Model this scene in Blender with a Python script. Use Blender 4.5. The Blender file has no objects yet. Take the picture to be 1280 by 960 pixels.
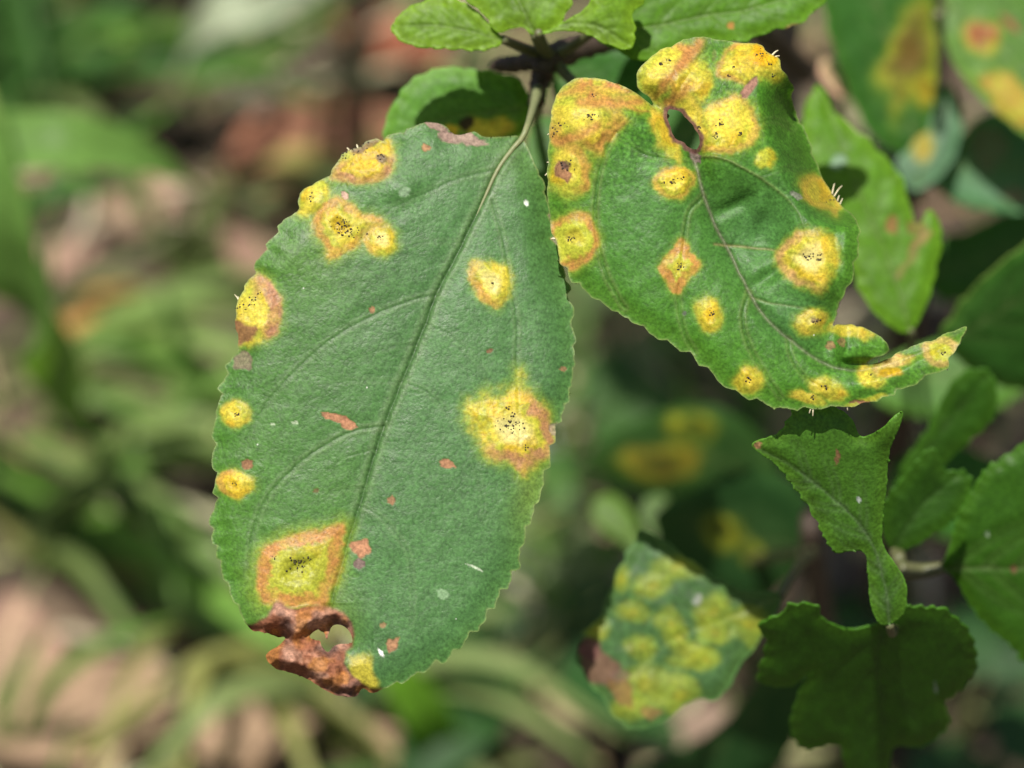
import bpy, math, random
import numpy as np
from mathutils import Vector, Matrix

random.seed(7)
RNG = np.random.default_rng(7)
S = bpy.context.scene
COL = S.collection

# ------------------------------------------------------------------ camera
PITCH = math.radians(42)          # looking down at the leaves
CAM_H = 0.56                     # metres above the soil
LENS = 90.0
FOCUS = 0.351
FPX = 1280 * LENS / 36.0          # focal length in photo pixels
CAM = np.array([0.0, 0.0, CAM_H])
FWD = np.array([0.0, math.cos(PITCH), -math.sin(PITCH)])
UPV = np.array([0.0, math.sin(PITCH), math.cos(PITCH)])
RGT = np.array([1.0, 0.0, 0.0])
PXM = FOCUS / FPX                 # metres per photo pixel in the focus plane

cam_data = bpy.data.cameras.new("camera")
cam = bpy.data.objects.new("camera", cam_data)
COL.objects.link(cam)
cam.location = CAM
cam.rotation_euler = (math.pi / 2 - PITCH, 0, 0)
cam_data.lens = LENS
cam_data.sensor_width = 36.0
cam_data.clip_start = 0.01
cam_data.clip_end = 400
cam_data.dof.use_dof = True
cam_data.dof.focus_distance = FOCUS
cam_data.dof.aperture_fstop = 10.3
cam_data.dof.aperture_blades = 0
S.camera = cam

# ------------------------------------------------------------------ sky and sun
sun_c = np.array([-0.14, 0.60, 0.79])                 # towards the sun: right, up, back of the camera
SUN = sun_c[0] * RGT + sun_c[1] * UPV - sun_c[2] * FWD
SUN = SUN / np.linalg.norm(SUN)
world = bpy.data.worlds.new("World")
S.world = world
world.use_nodes = True
wn = world.node_tree
sky = wn.nodes.new("ShaderNodeTexSky")
sky.sky_type = 'NISHITA'
sky.sun_disc = False
sky.sun_elevation = math.asin(SUN[2])
sky.sun_rotation = math.atan2(SUN[0], SUN[1])
bg = wn.nodes["Background"]
bg.inputs[1].default_value = 0.065
sky.air_density = 0.8
sky.dust_density = 2.5
wn.links.new(sky.outputs[0], bg.inputs[0])
sun_data = bpy.data.lights.new("sun", 'SUN')
sun_data.energy = 4.8
sun_data.angle = math.radians(0.53)
sun_data.color = (1.0, 0.955, 0.88)
sun = bpy.data.objects.new("sun", sun_data)
COL.objects.link(sun)
sun.location = (0, 0, 3)
sun.rotation_euler = Vector(SUN).to_track_quat('Z', 'Y').to_euler()

vs = S.view_settings
vs.view_transform = 'Standard'
vs.look = 'None'
vs.exposure = 0.32
vs.gamma = 1.0
vs.use_curve_mapping = False
S.render.engine = 'CYCLES'
S.cycles.use_denoising = True
S.cycles.max_bounces = 8
S.cycles.transparent_max_bounces = 4
S.cycles.sample_clamp_indirect = 4.0


# ------------------------------------------------------------------ helpers
def P(x, y, d):
    """point in the world seen at photo pixel x, y at d metres along the view axis"""
    x = np.asarray(x, float); y = np.asarray(y, float); d = np.asarray(d, float)
    a = ((x - 640) / FPX * d)[..., None]
    b = ((480 - y) / FPX * d)[..., None]
    return CAM + FWD * d[..., None] + RGT * a + UPV * b


def GD(x, y, z=0.0):
    """view-axis distance at which the ray through x, y meets height z"""
    dz = FWD[2] + UPV[2] * (480 - y) / FPX
    return (z - CAM_H) / dz


def hash2(i, j, seed):
    n = (i * 374761393 + j * 668265263 + seed * 1274126177) & 0x7fffffff
    n = ((n ^ (n >> 13)) * 1274126177) & 0x7fffffff
    n = (n ^ (n >> 16)) & 0xffff
    return n / 65535.0


def vnoise(x, y, seed=0):
    i = np.floor(x).astype(np.int64); j = np.floor(y).astype(np.int64)
    fx = x - i; fy = y - j
    fx = fx * fx * (3 - 2 * fx); fy = fy * fy * (3 - 2 * fy)
    a = hash2(i, j, seed); b = hash2(i + 1, j, seed)
    c = hash2(i, j + 1, seed); d = hash2(i + 1, j + 1, seed)
    return (a * (1 - fx) + b * fx) * (1 - fy) + (c * (1 - fx) + d * fx) * fy


def fbm(x, y, size, seed=0, octs=3):
    """noise in -1..1, features of about `size` pixels"""
    v = 0; amp = 1; tot = 0; f = 1.0 / size
    for o in range(octs):
        v = v + amp * (vnoise(x * f + 17.3 * o, y * f - 9.1 * o, seed + o * 31) * 2 - 1)
        tot += amp; amp *= 0.5; f *= 2.03
    return v / tot


def sst(a, b, x):
    t = np.clip((x - a) / (b - a), 0, 1)
    return t * t * (3 - 2 * t)


def mix(a, b, w):
    w = np.asarray(w)[..., None]
    return a * (1 - w) + np.asarray(b) * w


def crom(pts, step=2.0, closed=False, cols=2):
    p = np.array([list(q)[:cols] for q in pts], float)
    n = len(p)
    out = []
    rng = range(n if closed else n - 1)
    for i in rng:
        if closed:
            a, b, c, d = p[(i - 1) % n], p[i], p[(i + 1) % n], p[(i + 2) % n]
        else:
            b, c = p[i], p[i + 1]
            a = p[i - 1] if i else 2 * b - c
            d = p[i + 2] if i + 2 < n else 2 * c - b
        k = max(1, int(np.linalg.norm((c - b)[:2]) / step))
        t = (np.arange(k) / k)[:, None]
        out.append(0.5 * (2 * b + (c - a) * t + (2 * a - 5 * b + 4 * c - d) * t ** 2 + (3 * b - a - 3 * c + d) * t ** 3))
    if not closed:
        out.append(p[-1:])
    return np.concatenate(out)


def seg_dist(X, Y, A, B, chunk=4000000):
    """distance to the nearest of the segments A-B, with the nearest point"""
    n = len(X); m = len(A)
    best = np.full(n, 1e9); bx = np.zeros(n); by = np.zeros(n); bi = np.zeros(n, int)
    step = max(1, chunk // m)
    D = B - A; L = (D ** 2).sum(1) + 1e-12
    for s in range(0, n, step):
        x = X[s:s + step, None]; y = Y[s:s + step, None]
        t = ((x - A[:, 0]) * D[:, 0] + (y - A[:, 1]) * D[:, 1]) / L
        np.clip(t, 0, 1, out=t)
        qx = A[:, 0] + t * D[:, 0]; qy = A[:, 1] + t * D[:, 1]
        dd = (x - qx) ** 2 + (y - qy) ** 2
        k = dd.argmin(1); r = np.arange(len(k))
        best[s:s + step] = np.sqrt(dd[r, k]); bx[s:s + step] = qx[r, k]; by[s:s + step] = qy[r, k]; bi[s:s + step] = k
    return best, bx, by, bi


def line_d(X, Y, pts, smooth=True):
    """distance to a polyline, signed side, and fraction along it"""
    p = crom(pts, 6) if smooth else np.array(pts, float)
    A, B = p[:-1], p[1:]
    d, bx, by, i = seg_dist(X, Y, A, B)
    T = B[i] - A[i]
    side = np.sign(T[:, 0] * (Y - by) - T[:, 1] * (X - bx))
    return d, side, i / max(1, len(A) - 1)


def inside(X, Y, poly):
    c = np.zeros(len(X), bool)
    x0, y0 = poly[:, 0], poly[:, 1]
    x1, y1 = np.roll(x0, -1), np.roll(y0, -1)
    for a, b, e, f in zip(x0, y0, x1, y1):
        if b == f:
            continue
        m = (Y < max(b, f)) & (Y >= min(b, f))
        if m.any():
            xi = a + (Y[m] - b) * (e - a) / (f - b)
            c[np.nonzero(m)[0][X[m] < xi]] ^= True
    return c


def poly_sd(X, Y, poly, reach=40.0):
    """signed distance, negative inside; exact within `reach`"""
    x0, y0 = poly.min(0) - reach; x1, y1 = poly.max(0) + reach
    sd = np.full(len(X), 1e3); nx = X.copy(); ny = Y.copy()
    box = (X > x0) & (X < x1) & (Y > y0) & (Y < y1)
    if not box.any():
        return sd, nx, ny
    xi = X[box]; yi = Y[box]
    A = poly; B = np.roll(poly, -1, 0)
    # near cells first
    cs = 16.0
    ck = np.unique(np.stack([np.floor(xi / cs), np.floor(yi / cs)], 1), axis=0)
    cd, _, _, _ = seg_dist((ck[:, 0] + .5) * cs, (ck[:, 1] + .5) * cs, A, B)
    w = int(ck[:, 0].max() - ck[:, 0].min()) + 1
    key = lambda u, v: ((u - ck[:, 0].min()) + (v - ck[:, 1].min()) * w).astype(int)
    tab = np.full(int(key(ck[:, 0], ck[:, 1]).max()) + 1, 1e3)
    tab[key(ck[:, 0], ck[:, 1])] = cd
    approx = tab[key(np.floor(xi / cs), np.floor(yi / cs))]
    d = approx.copy(); qx = xi.copy(); qy = yi.copy()
    near = approx < reach + 12
    if near.any():
        d[near], qx[near], qy[near], _ = seg_dist(xi[near], yi[near], A, B)
    ins = inside(xi, yi, poly)
    sd[box] = np.where(ins, -d, d); nx[box] = qx; ny[box] = qy
    return sd, nx, ny


def outline(pts, tip=None, period=30.0, amp=5.0, seed=0, step=2.0, sharp=0.8):
    """smooth closed outline through pts (x, y[, tooth weight]) with teeth that lean to the tip"""
    q = [(p[0], p[1], p[2] if len(p) > 2 else 1.0) for p in pts]
    c = crom(q, step, True, 3)
    xy = c[:, :2]; wgt = np.clip(c[:, 2], 0, 1)
    if tip is None or amp == 0:
        return xy
    nxt = np.roll(xy, -1, 0); prv = np.roll(xy, 1, 0)
    T = nxt - prv; T /= np.linalg.norm(T, axis=1)[:, None] + 1e-9
    area = 0.5 * np.sum(xy[:, 0] * nxt[:, 1] - nxt[:, 0] * xy[:, 1])
    N = np.stack([T[:, 1], -T[:, 0]], 1) * (1 if area > 0 else -1)
    sl = np.linalg.norm(nxt - xy, axis=1)
    u = np.concatenate([[0], np.cumsum(sl)[:-1]])
    ti = np.argmin((xy[:, 0] - tip[0]) ** 2 + (xy[:, 1] - tip[1]) ** 2)
    ph = u / period + 0.55 * fbm(u, u * 0, period * 2.3, seed + 5, 2)
    fr = ph - np.floor(ph)
    hs = hash2(np.floor(ph).astype(np.int64), np.zeros(len(ph), np.int64) + 3, seed)
    k = sharp
    up = np.where(fr < k, (fr / k), (1 - fr) / (1 - k))
    dn = np.where(fr > 1 - k, (1 - fr) / k, fr / (1 - k))
    saw = np.where(np.arange(len(u)) < ti, up, dn)
    saw = saw ** 0.75
    off = amp * (0.45 + 0.9 * hs) * (saw - 0.6) * wgt + 0.25 * amp * fbm(u, u * 0 + 9, 9, seed + 8, 2) * wgt + 1.0 * fbm(u, u * 0 + 4, 7, seed + 9, 2)
    return xy + N * off[:, None]


def tag(o, label=None, cat=None, group=None, kind=None):
    if label: o["label"] = label
    if cat: o["category"] = cat
    if group: o["group"] = group
    if kind: o["kind"] = kind
    return o


def thing(name, loc, label, cat, group=None):
    o = bpy.data.objects.new(name, None)
    COL.objects.link(o)
    o.location = Vector(loc)
    o.empty_display_size = 0.02
    return tag(o, label, cat, group)


def link(name, me, mat, parent=None, loc=(0, 0, 0)):
    o = bpy.data.objects.new(name, me)
    COL.objects.link(o)
    if mat: me.materials.append(mat)
    if parent is not None: o.parent = parent
    o.location = Vector(loc)
    return o


def mesh(name, V, Fq=None, Ft=None, tint=None, dry=None, normals=None, smooth=True):
    """fast mesh from arrays of quads and triangles"""
    Fq = np.zeros((0, 4), int) if Fq is None else np.asarray(Fq, int)
    Ft = np.zeros((0, 3), int) if Ft is None else np.asarray(Ft, int)
    me = bpy.data.meshes.new(name)
    me.vertices.add(len(V))
    me.vertices.foreach_set("co", np.ascontiguousarray(V, np.float32).ravel())
    nl = len(Fq) * 4 + len(Ft) * 3
    me.loops.add(nl)
    me.loops.foreach_set("vertex_index", np.concatenate([Fq.ravel(), Ft.ravel()]).astype(np.int32))
    me.polygons.add(len(Fq) + len(Ft))
    st = np.concatenate([np.arange(len(Fq)) * 4, len(Fq) * 4 + np.arange(len(Ft)) * 3]).astype(np.int32)
    me.polygons.foreach_set("loop_start", st)
    me.update(calc_edges=True)
    me.polygons.foreach_set("use_smooth", np.full(len(me.polygons), smooth))
    if tint is not None:
        at = me.attributes.new("tint", 'FLOAT_COLOR', 'POINT')
        c = np.ones((len(V), 4), np.float32); c[:, :3] = np.clip(tint, 0, 1)
        at.data.foreach_set("color", c.ravel())
    if dry is not None:
        at = me.attributes.new("dry", 'FLOAT', 'POINT')
        at.data.foreach_set("value", np.ascontiguousarray(dry, np.float32))
    me.validate()
    if normals is not None:
        me.normals_split_custom_set_from_vertices([tuple(n) for n in normals])
    return me


# ------------------------------------------------------------------ materials
def new_mat(name):
    m = bpy.data.materials.new(name)
    m.use_nodes = True
    nt = m.node_tree
    for n in list(nt.nodes):
        nt.nodes.remove(n)
    out = nt.nodes.new("ShaderNodeOutputMaterial")
    return m, nt, out


def N(nt, kind, **kw):
    n = nt.nodes.new("ShaderNode" + kind)
    for k, v in kw.items():
        if k.startswith("i_"):
            key = k[2:]
            n.inputs[int(key) if key.isdigit() else key.replace("_", " ")].default_value = v
        else:
            setattr(n, k, v)
    return n


def leaf_material(name, grain=2300.0, rough=0.46, spec=0.42, trans=0.30, relief=0.00006, contrast=0.22, fleck=0.0, tr_tint=(1.15, 1.25, 0.35)):
    m, nt, out = new_mat(name)
    L = nt.links.new
    tc = N(nt, "TexCoord")
    at = N(nt, "Attribute", attribute_name="tint")
    dr = N(nt, "Attribute", attribute_name="dry")
    n1 = N(nt, "TexNoise", i_Scale=grain, i_Detail=2.0, i_Roughness=0.6)
    L(tc.outputs["Object"], n1.inputs["Vector"])
    n2 = N(nt, "TexNoise", i_Scale=grain * 0.23, i_Detail=3.0, i_Roughness=0.55)
    L(tc.outputs["Object"], n2.inputs["Vector"])
    v = N(nt, "TexVoronoi", i_Scale=grain * 0.55, feature='DISTANCE_TO_EDGE')
    L(tc.outputs["Object"], v.inputs["Vector"])
    r1 = N(nt, "MapRange", i_1=0.32, i_2=0.68, i_3=1 - contrast, i_4=1 + contrast)
    L(n1.outputs[0], r1.inputs[0])
    r2 = N(nt, "MapRange", i_1=0.3, i_2=0.7, i_3=0.9, i_4=1.1)
    L(n2.outputs[0], r2.inputs[0])
    mu = N(nt, "Math", operation='MULTIPLY')
    L(r1.outputs[0], mu.inputs[0]); L(r2.outputs[0], mu.inputs[1])
    sc = N(nt, "VectorMath", operation='SCALE')
    L(at.outputs["Color"], sc.inputs[0]); L(mu.outputs[0], sc.inputs["Scale"])
    col = sc.outputs[0]
    if fleck > 0:
        vf = N(nt, "TexVoronoi", i_Scale=330.0, feature='F1')
        L(tc.outputs["Object"], vf.inputs["Vector"])
        th = N(nt, "MapRange", i_1=0.055, i_2=0.03, i_3=0.0, i_4=1.0)
        L(vf.outputs["Distance"], th.inputs[0])
        sp = N(nt, "SeparateColor"); L(vf.outputs["Color"], sp.inputs[0])
        gt = N(nt, "Math", operation='GREATER_THAN', i_1=1 - fleck); L(sp.outputs[0], gt.inputs[0])
        mm = N(nt, "Math", operation='MULTIPLY'); L(th.outputs[0], mm.inputs[0]); L(gt.outputs[0], mm.inputs[1])
        mx = N(nt, "Mix", data_type='RGBA'); mx.inputs[7].default_value = (0.62, 0.66, 0.56, 1)
        L(mm.outputs[0], mx.inputs[0]); L(col, mx.inputs[6]); col = mx.outputs[2]
    bs = N(nt, "BsdfPrincipled")
    L(col, bs.inputs["Base Color"])
    ro = N(nt, "MapRange", i_1=0.0, i_2=1.0, i_3=rough, i_4=0.75); L(dr.outputs["Fac"], ro.inputs[0])
    rn = N(nt, "MapRange", i_1=0.3, i_2=0.7, i_3=-0.05, i_4=0.07); L(n2.outputs[0], rn.inputs[0])
    ra = N(nt, "Math", operation='ADD'); L(ro.outputs[0], ra.inputs[0]); L(rn.outputs[0], ra.inputs[1])
    L(ra.outputs[0], bs.inputs["Roughness"])
    si = N(nt, "MapRange", i_1=0.0, i_2=1.0, i_3=spec, i_4=0.15); L(dr.outputs["Fac"], si.inputs[0])
    L(si.outputs[0], bs.inputs["Specular IOR Level"])
    hsum = N(nt, "Math", operation='MULTIPLY_ADD', i_1=0.6); L(v.outputs["Distance"], hsum.inputs[0]); L(n1.outputs[0], hsum.inputs[2])
    bp = N(nt, "Bump", i_Strength=1.0, i_Distance=relief)
    L(hsum.outputs[0], bp.inputs["Height"])
    L(bp.outputs[0], bs.inputs["Normal"])
    tl = N(nt, "BsdfTranslucent")
    tm = N(nt, "VectorMath", operation='MULTIPLY'); tm.inputs[1].default_value = tr_tint
    L(col, tm.inputs[0]); L(tm.outputs[0], tl.inputs["Color"])
    ms = N(nt, "MixShader", i_0=trans)
    ft = N(nt, "MapRange", i_1=0.0, i_2=1.0, i_3=trans, i_4=trans * 0.5); L(dr.outputs["Fac"], ft.inputs[0])
    L(ft.outputs[0], ms.inputs[0]); L(bs.outputs[0], ms.inputs[1]); L(tl.outputs[0], ms.inputs[2])
    L(ms.outputs[0], out.inputs[0])
    return m


def bark_material(name, c1, c2, scale=400.0, rough=0.8, bump=0.0004):
    m, nt, out = new_mat(name)
    L = nt.links.new
    tc = N(nt, "TexCoord")
    n = N(nt, "TexNoise", i_Scale=scale, i_Detail=5.0, i_Roughness=0.65)
    L(tc.outputs["Object"], n.inputs["Vector"])
    cr = N(nt, "ValToRGB")
    cr.color_ramp.elements[0].position = 0.3; cr.color_ramp.elements[0].color = (*c1, 1)
    cr.color_ramp.elements[1].position = 0.7; cr.color_ramp.elements[1].color = (*c2, 1)
    L(n.outputs[0], cr.inputs[0])
    bs = N(nt, "BsdfPrincipled", i_Roughness=rough)
    L(cr.outputs[0], bs.inputs["Base Color"])
    bp = N(nt, "Bump", i_Strength=0.8, i_Distance=bump)
    L(n.outputs[0], bp.inputs["Height"]); L(bp.outputs[0], bs.inputs["Normal"])
    L(bs.outputs[0], out.inputs[0])
    return m


M_LEAF = leaf_material("leaf_waxy", fleck=0.10, spec=0.36, contrast=0.27)
M_LEAF2 = leaf_material("leaf_green", rough=0.46, spec=0.30, fleck=0.05, contrast=0.27)
M_BACK = leaf_material("leaf_plain", grain=1200.0, contrast=0.18, relief=0.00006, spec=0.20)
M_GRASS = leaf_material("grass", grain=600.0, rough=0.5, spec=0.25, trans=0.35, relief=0.0001, contrast=0.15)
M_DEAD = leaf_material("dead_leaf", grain=500.0, rough=0.7, spec=0.2, trans=0.12, relief=0.0003, contrast=0.3, tr_tint=(1.2, 0.9, 0.6))
M_BARK = bark_material("bark", (0.10, 0.085, 0.075), (0.24, 0.22, 0.20))
M_TWIG = bark_material("young_twig", (0.03, 0.02, 0.015), (0.09, 0.06, 0.04), 900.0, 0.65, 0.0002)  # twig tone darkened to hold the shade around the top node
M_STALK_SHADED = bark_material("shaded_stalk", (0.07, 0.09, 0.03), (0.14, 0.13, 0.06), 1500.0, 0.5, 0.00005)  # darker copy of the petiole colour, with the node's shade put in
M_PETIOLE = bark_material("petiole", (0.16, 0.20, 0.08), (0.26, 0.26, 0.13), 1500.0, 0.5, 0.00005)
M_STEMGREEN = bark_material("green_stem", (0.07, 0.10, 0.03), (0.16, 0.14, 0.06), 900.0, 0.55, 0.0001)
M_SPECK = bark_material("spore_speck", (0.008, 0.006, 0.004), (0.05, 0.028, 0.012), 3000.0, 0.5, 0.00002)
M_HORN = bark_material("spore_horn", (0.55, 0.47, 0.28), (0.75, 0.68, 0.46), 3000.0, 0.6, 0.00003)
M_STONE = bark_material("stone", (0.32, 0.33, 0.34), (0.62, 0.63, 0.64), 120.0, 0.7, 0.0006)


# ------------------------------------------------------------------ tubes
def tube(name, pts, radii, mat, parent=None, org=(0, 0, 0), sides=10, knobs=0.0, seed=1):
    p = crom(pts, 1e9, False, 3) if len(pts) < 3 else None
    pts = np.array(pts, float); radii = np.array(radii, float)
    n = len(pts)
    # resample with Catmull-Rom in 3D
    out = []; rad = []
    for i in range(n - 1):
        b, c = pts[i], pts[i + 1]
        a = pts[i - 1] if i else 2 * b - c
        d = pts[i + 2] if i + 2 < n else 2 * c - b
        k = 8
        for q in range(k):
            t = q / k
            out.append(0.5 * (2 * b + (c - a) * t + (2 * a - 5 * b + 4 * c - d) * t ** 2 + (3 * b - a - 3 * c + d) * t ** 3))
            rad.append(radii[i] * (1 - t) + radii[i + 1] * t)
    out.append(pts[-1]); rad.append(radii[-1])
    out = np.array(out); rad = np.array(rad)
    m = len(out)
    T = np.gradient(out, axis=0); T /= np.linalg.norm(T, axis=1)[:, None] + 1e-12
    u = np.cross(T[0], [0.3, 0.1, 0.9]); u /= np.linalg.norm(u)
    V = []
    for i in range(m):
        u = u - T[i] * np.dot(u, T[i]); u /= np.linalg.norm(u)
        w = np.cross(T[i], u)
        for k in range(sides):
            a = 2 * math.pi * k / sides
            r = rad[i] * (1 + knobs * (hash2(np.int64(i), np.int64(k), seed) - 0.5))
            V.append(out[i] + r * (math.cos(a) * u + math.sin(a) * w))
    F = [[i * sides + k, i * sides + (k + 1) % sides, (i + 1) * sides + (k + 1) % sides, (i + 1) * sides + k]
         for i in range(m - 1) for k in range(sides)]
    V.append(out[0]); V.append(out[-1])
    Ft = [[len(V) - 2, (k + 1) % sides, k] for k in range(sides)] + \
         [[len(V) - 1, (m - 1) * sides + k, (m - 1) * sides + (k + 1) % sides] for k in range(sides)]
    return link(name, mesh(name, np.array(V) - np.asarray(org), F, Ft), mat, parent)


# ------------------------------------------------------------------ leaves
YEL = np.array([0.66, 0.55, 0.055]); GOLD = np.array([0.64, 0.42, 0.015]); ORG = np.array([0.53, 0.235, 0.065])
PNK = np.array([0.44, 0.20, 0.105]); CRM = np.array([0.76, 0.68, 0.26]); YGR = np.array([0.22, 0.33, 0.03])
LIM = np.array([0.44, 0.45, 0.04]); BRN = np.array([0.20, 0.085, 0.05]); TAN = np.array([0.42, 0.20, 0.11])


def spot_r(X, Y, s):
    cx, cy = s["c"]; rx, ry = s["r"]; a = math.radians(s.get("a", 0)); p = s.get("p", 2.0)
    seed = int(cx * 7 + cy * 13) % 9973
    k = min(1.0, max(rx, ry) / 30.0)
    wx = X + s.get("warp", 3.0) * fbm(X, Y, 12, seed, 2) + 9 * k * fbm(X, Y, 34, seed + 3, 2)
    wy = Y + s.get("warp", 3.0) * fbm(X, Y, 12, seed + 77, 2) + 9 * k * fbm(X, Y, 34, seed + 80, 2)
    if "poly" in s:
        if "_poly" not in s:
            s["_poly"] = crom(s["poly"], 3, True)
        w5 = s.get("warp", 3.0)
        sd, _, _ = poly_sd(X + w5 * fbm(X, Y, 12, seed, 2), Y + w5 * fbm(X, Y, 12, seed + 77, 2), s["_poly"], max(rx, ry) * 1.6)
        r = 1 + (sd + 2.0 * fbm(X, Y, 5, seed + 9, 2)) / (0.92 * min(rx, ry))
        return np.maximum(r, 0), np.arctan2(Y - cy, X - cx)
    u = (wx - cx) * math.cos(a) + (wy - cy) * math.sin(a)
    v = -(wx - cx) * math.sin(a) + (wy - cy) * math.cos(a)
    r = (np.abs(u / rx) ** p + np.abs(v / ry) ** p) ** (1 / p)
    th = np.arctan2(v / ry, u / rx)
    r = r * (1 + s.get("rag", 0.12) * fbm(np.cos(th) * 20, np.sin(th) * 20, 9, seed + 5, 2))
    return r, np.arctan2(Y - cy, X - cx)


def paint_spots(X, Y, col, H, dry, spots):
    """rust spots: halo, orange rim, yellow blister, core colour, and their relief"""
    for s in spots:
        cx, cy = s["c"]; R = max(s["r"]) * 2.0 + 12
        m = (np.abs(X - cx) < R) & (np.abs(Y - cy) < R)
        if not m.any(): continue
        x = X[m]; y = Y[m]; c = col[m]
        r, th = spot_r(x, y, s)
        gr = fbm(x, y, 5, 3, 2)
        c = mix(c, s.get("halo_c", YGR), s.get("halo", 0.5) * sst(s.get("halo_r", 1.5), 0.95, r))
        soft = s.get("soft", 0.21)
        body = sst(1.0 + soft, 1.0 - soft, r + 0.10 * gr)
        big = fbm(x, y, 16, 33, 3)
        bc = np.tile(s.get("body", YEL) * 1.0, (len(x), 1))
        bc = mix(bc, LIM * np.array([.92, 1, 1]), 0.85 * sst(-0.15, 0.35, big) * sst(0.2, 0.7, r))
        bc = mix(bc, bc * np.array([1.03, 0.86, 0.6]), sst(0.0, 0.5, fbm(x, y, 22, 37, 2)))
        bc = mix(bc, LIM * 0.8, 0.55 * sst(0.75, 1.0, r))
        c = mix(c, bc, body * s.get("op", 1.0))
        if s.get("rim", 0.8) > 0:
            w = sst(s.get("rim0", 0.58), s.get("rim0", 0.58) + 0.18, r + 0.10 * gr) * sst(1.12, 0.92, r)
            if "rdir" in s:
                k = 0.5 + 0.5 * np.cos(th - math.radians(s["rdir"]))
                w = w * sst(s.get("rlo", 0.25), s.get("rhi", 0.75), k)
            patchy = np.clip(0.80 + 0.55 * fbm(x, y, 18, 41, 3) + 0.2 * gr, 0.1, 1)
            c = mix(c, s.get("rim_c", ORG), w * s.get("rim", 0.8) * patchy)
        if "core" in s:
            c = mix(c, s["core"], sst(s.get("core_r", 0.5), s.get("core_r", 0.5) * 0.3, r) * s.get("core_o", 0.8))
        c = c * (1 + 0.05 * gr)[:, None] * (1 + 0.06 * fbm(x, y, 3.2, 21, 1))[:, None]
        col[m] = c
        b = s.get("bump", 3.0)
        H[m] += b * sst(1.05, 0.35, r) - s.get("dimple", 0.6) * b * sst(0.42, 0.0, r) + 0.45 * sst(1.1, .8, r) * fbm(x, y, 12, 5, 2)
    return col, H, dry


def blotch(X, Y, col, H, dry, lst):
    """small dry tan or purple flecks eaten into the blade, and a painted sheen mark"""
    for (cx, cy, rx, ry, a, c0, o) in lst:
        R = max(rx, ry) + 8
        m = (np.abs(X - cx) < R) & (np.abs(Y - cy) < R)
        if not m.any(): continue
        s = dict(c=(cx, cy), r=(rx, ry), a=a, warp=2.2, rag=0.3)
        r, _ = spot_r(X[m], Y[m], s)
        w = sst(1.1, 0.85, r) * o
        edge = sst(0.6, 0.9, r) * w
        c = mix(col[m], c0 * (1 + 0.25 * fbm(X[m], Y[m], 4, 8, 2))[:, None], w)
        col[m] = mix(c, c0 * 0.55, edge * 0.45)
        H[m] -= 0.8 * w
        dry[m] = np.maximum(dry[m], w)
    return col, H, dry


LEAF_N = [0]


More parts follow.
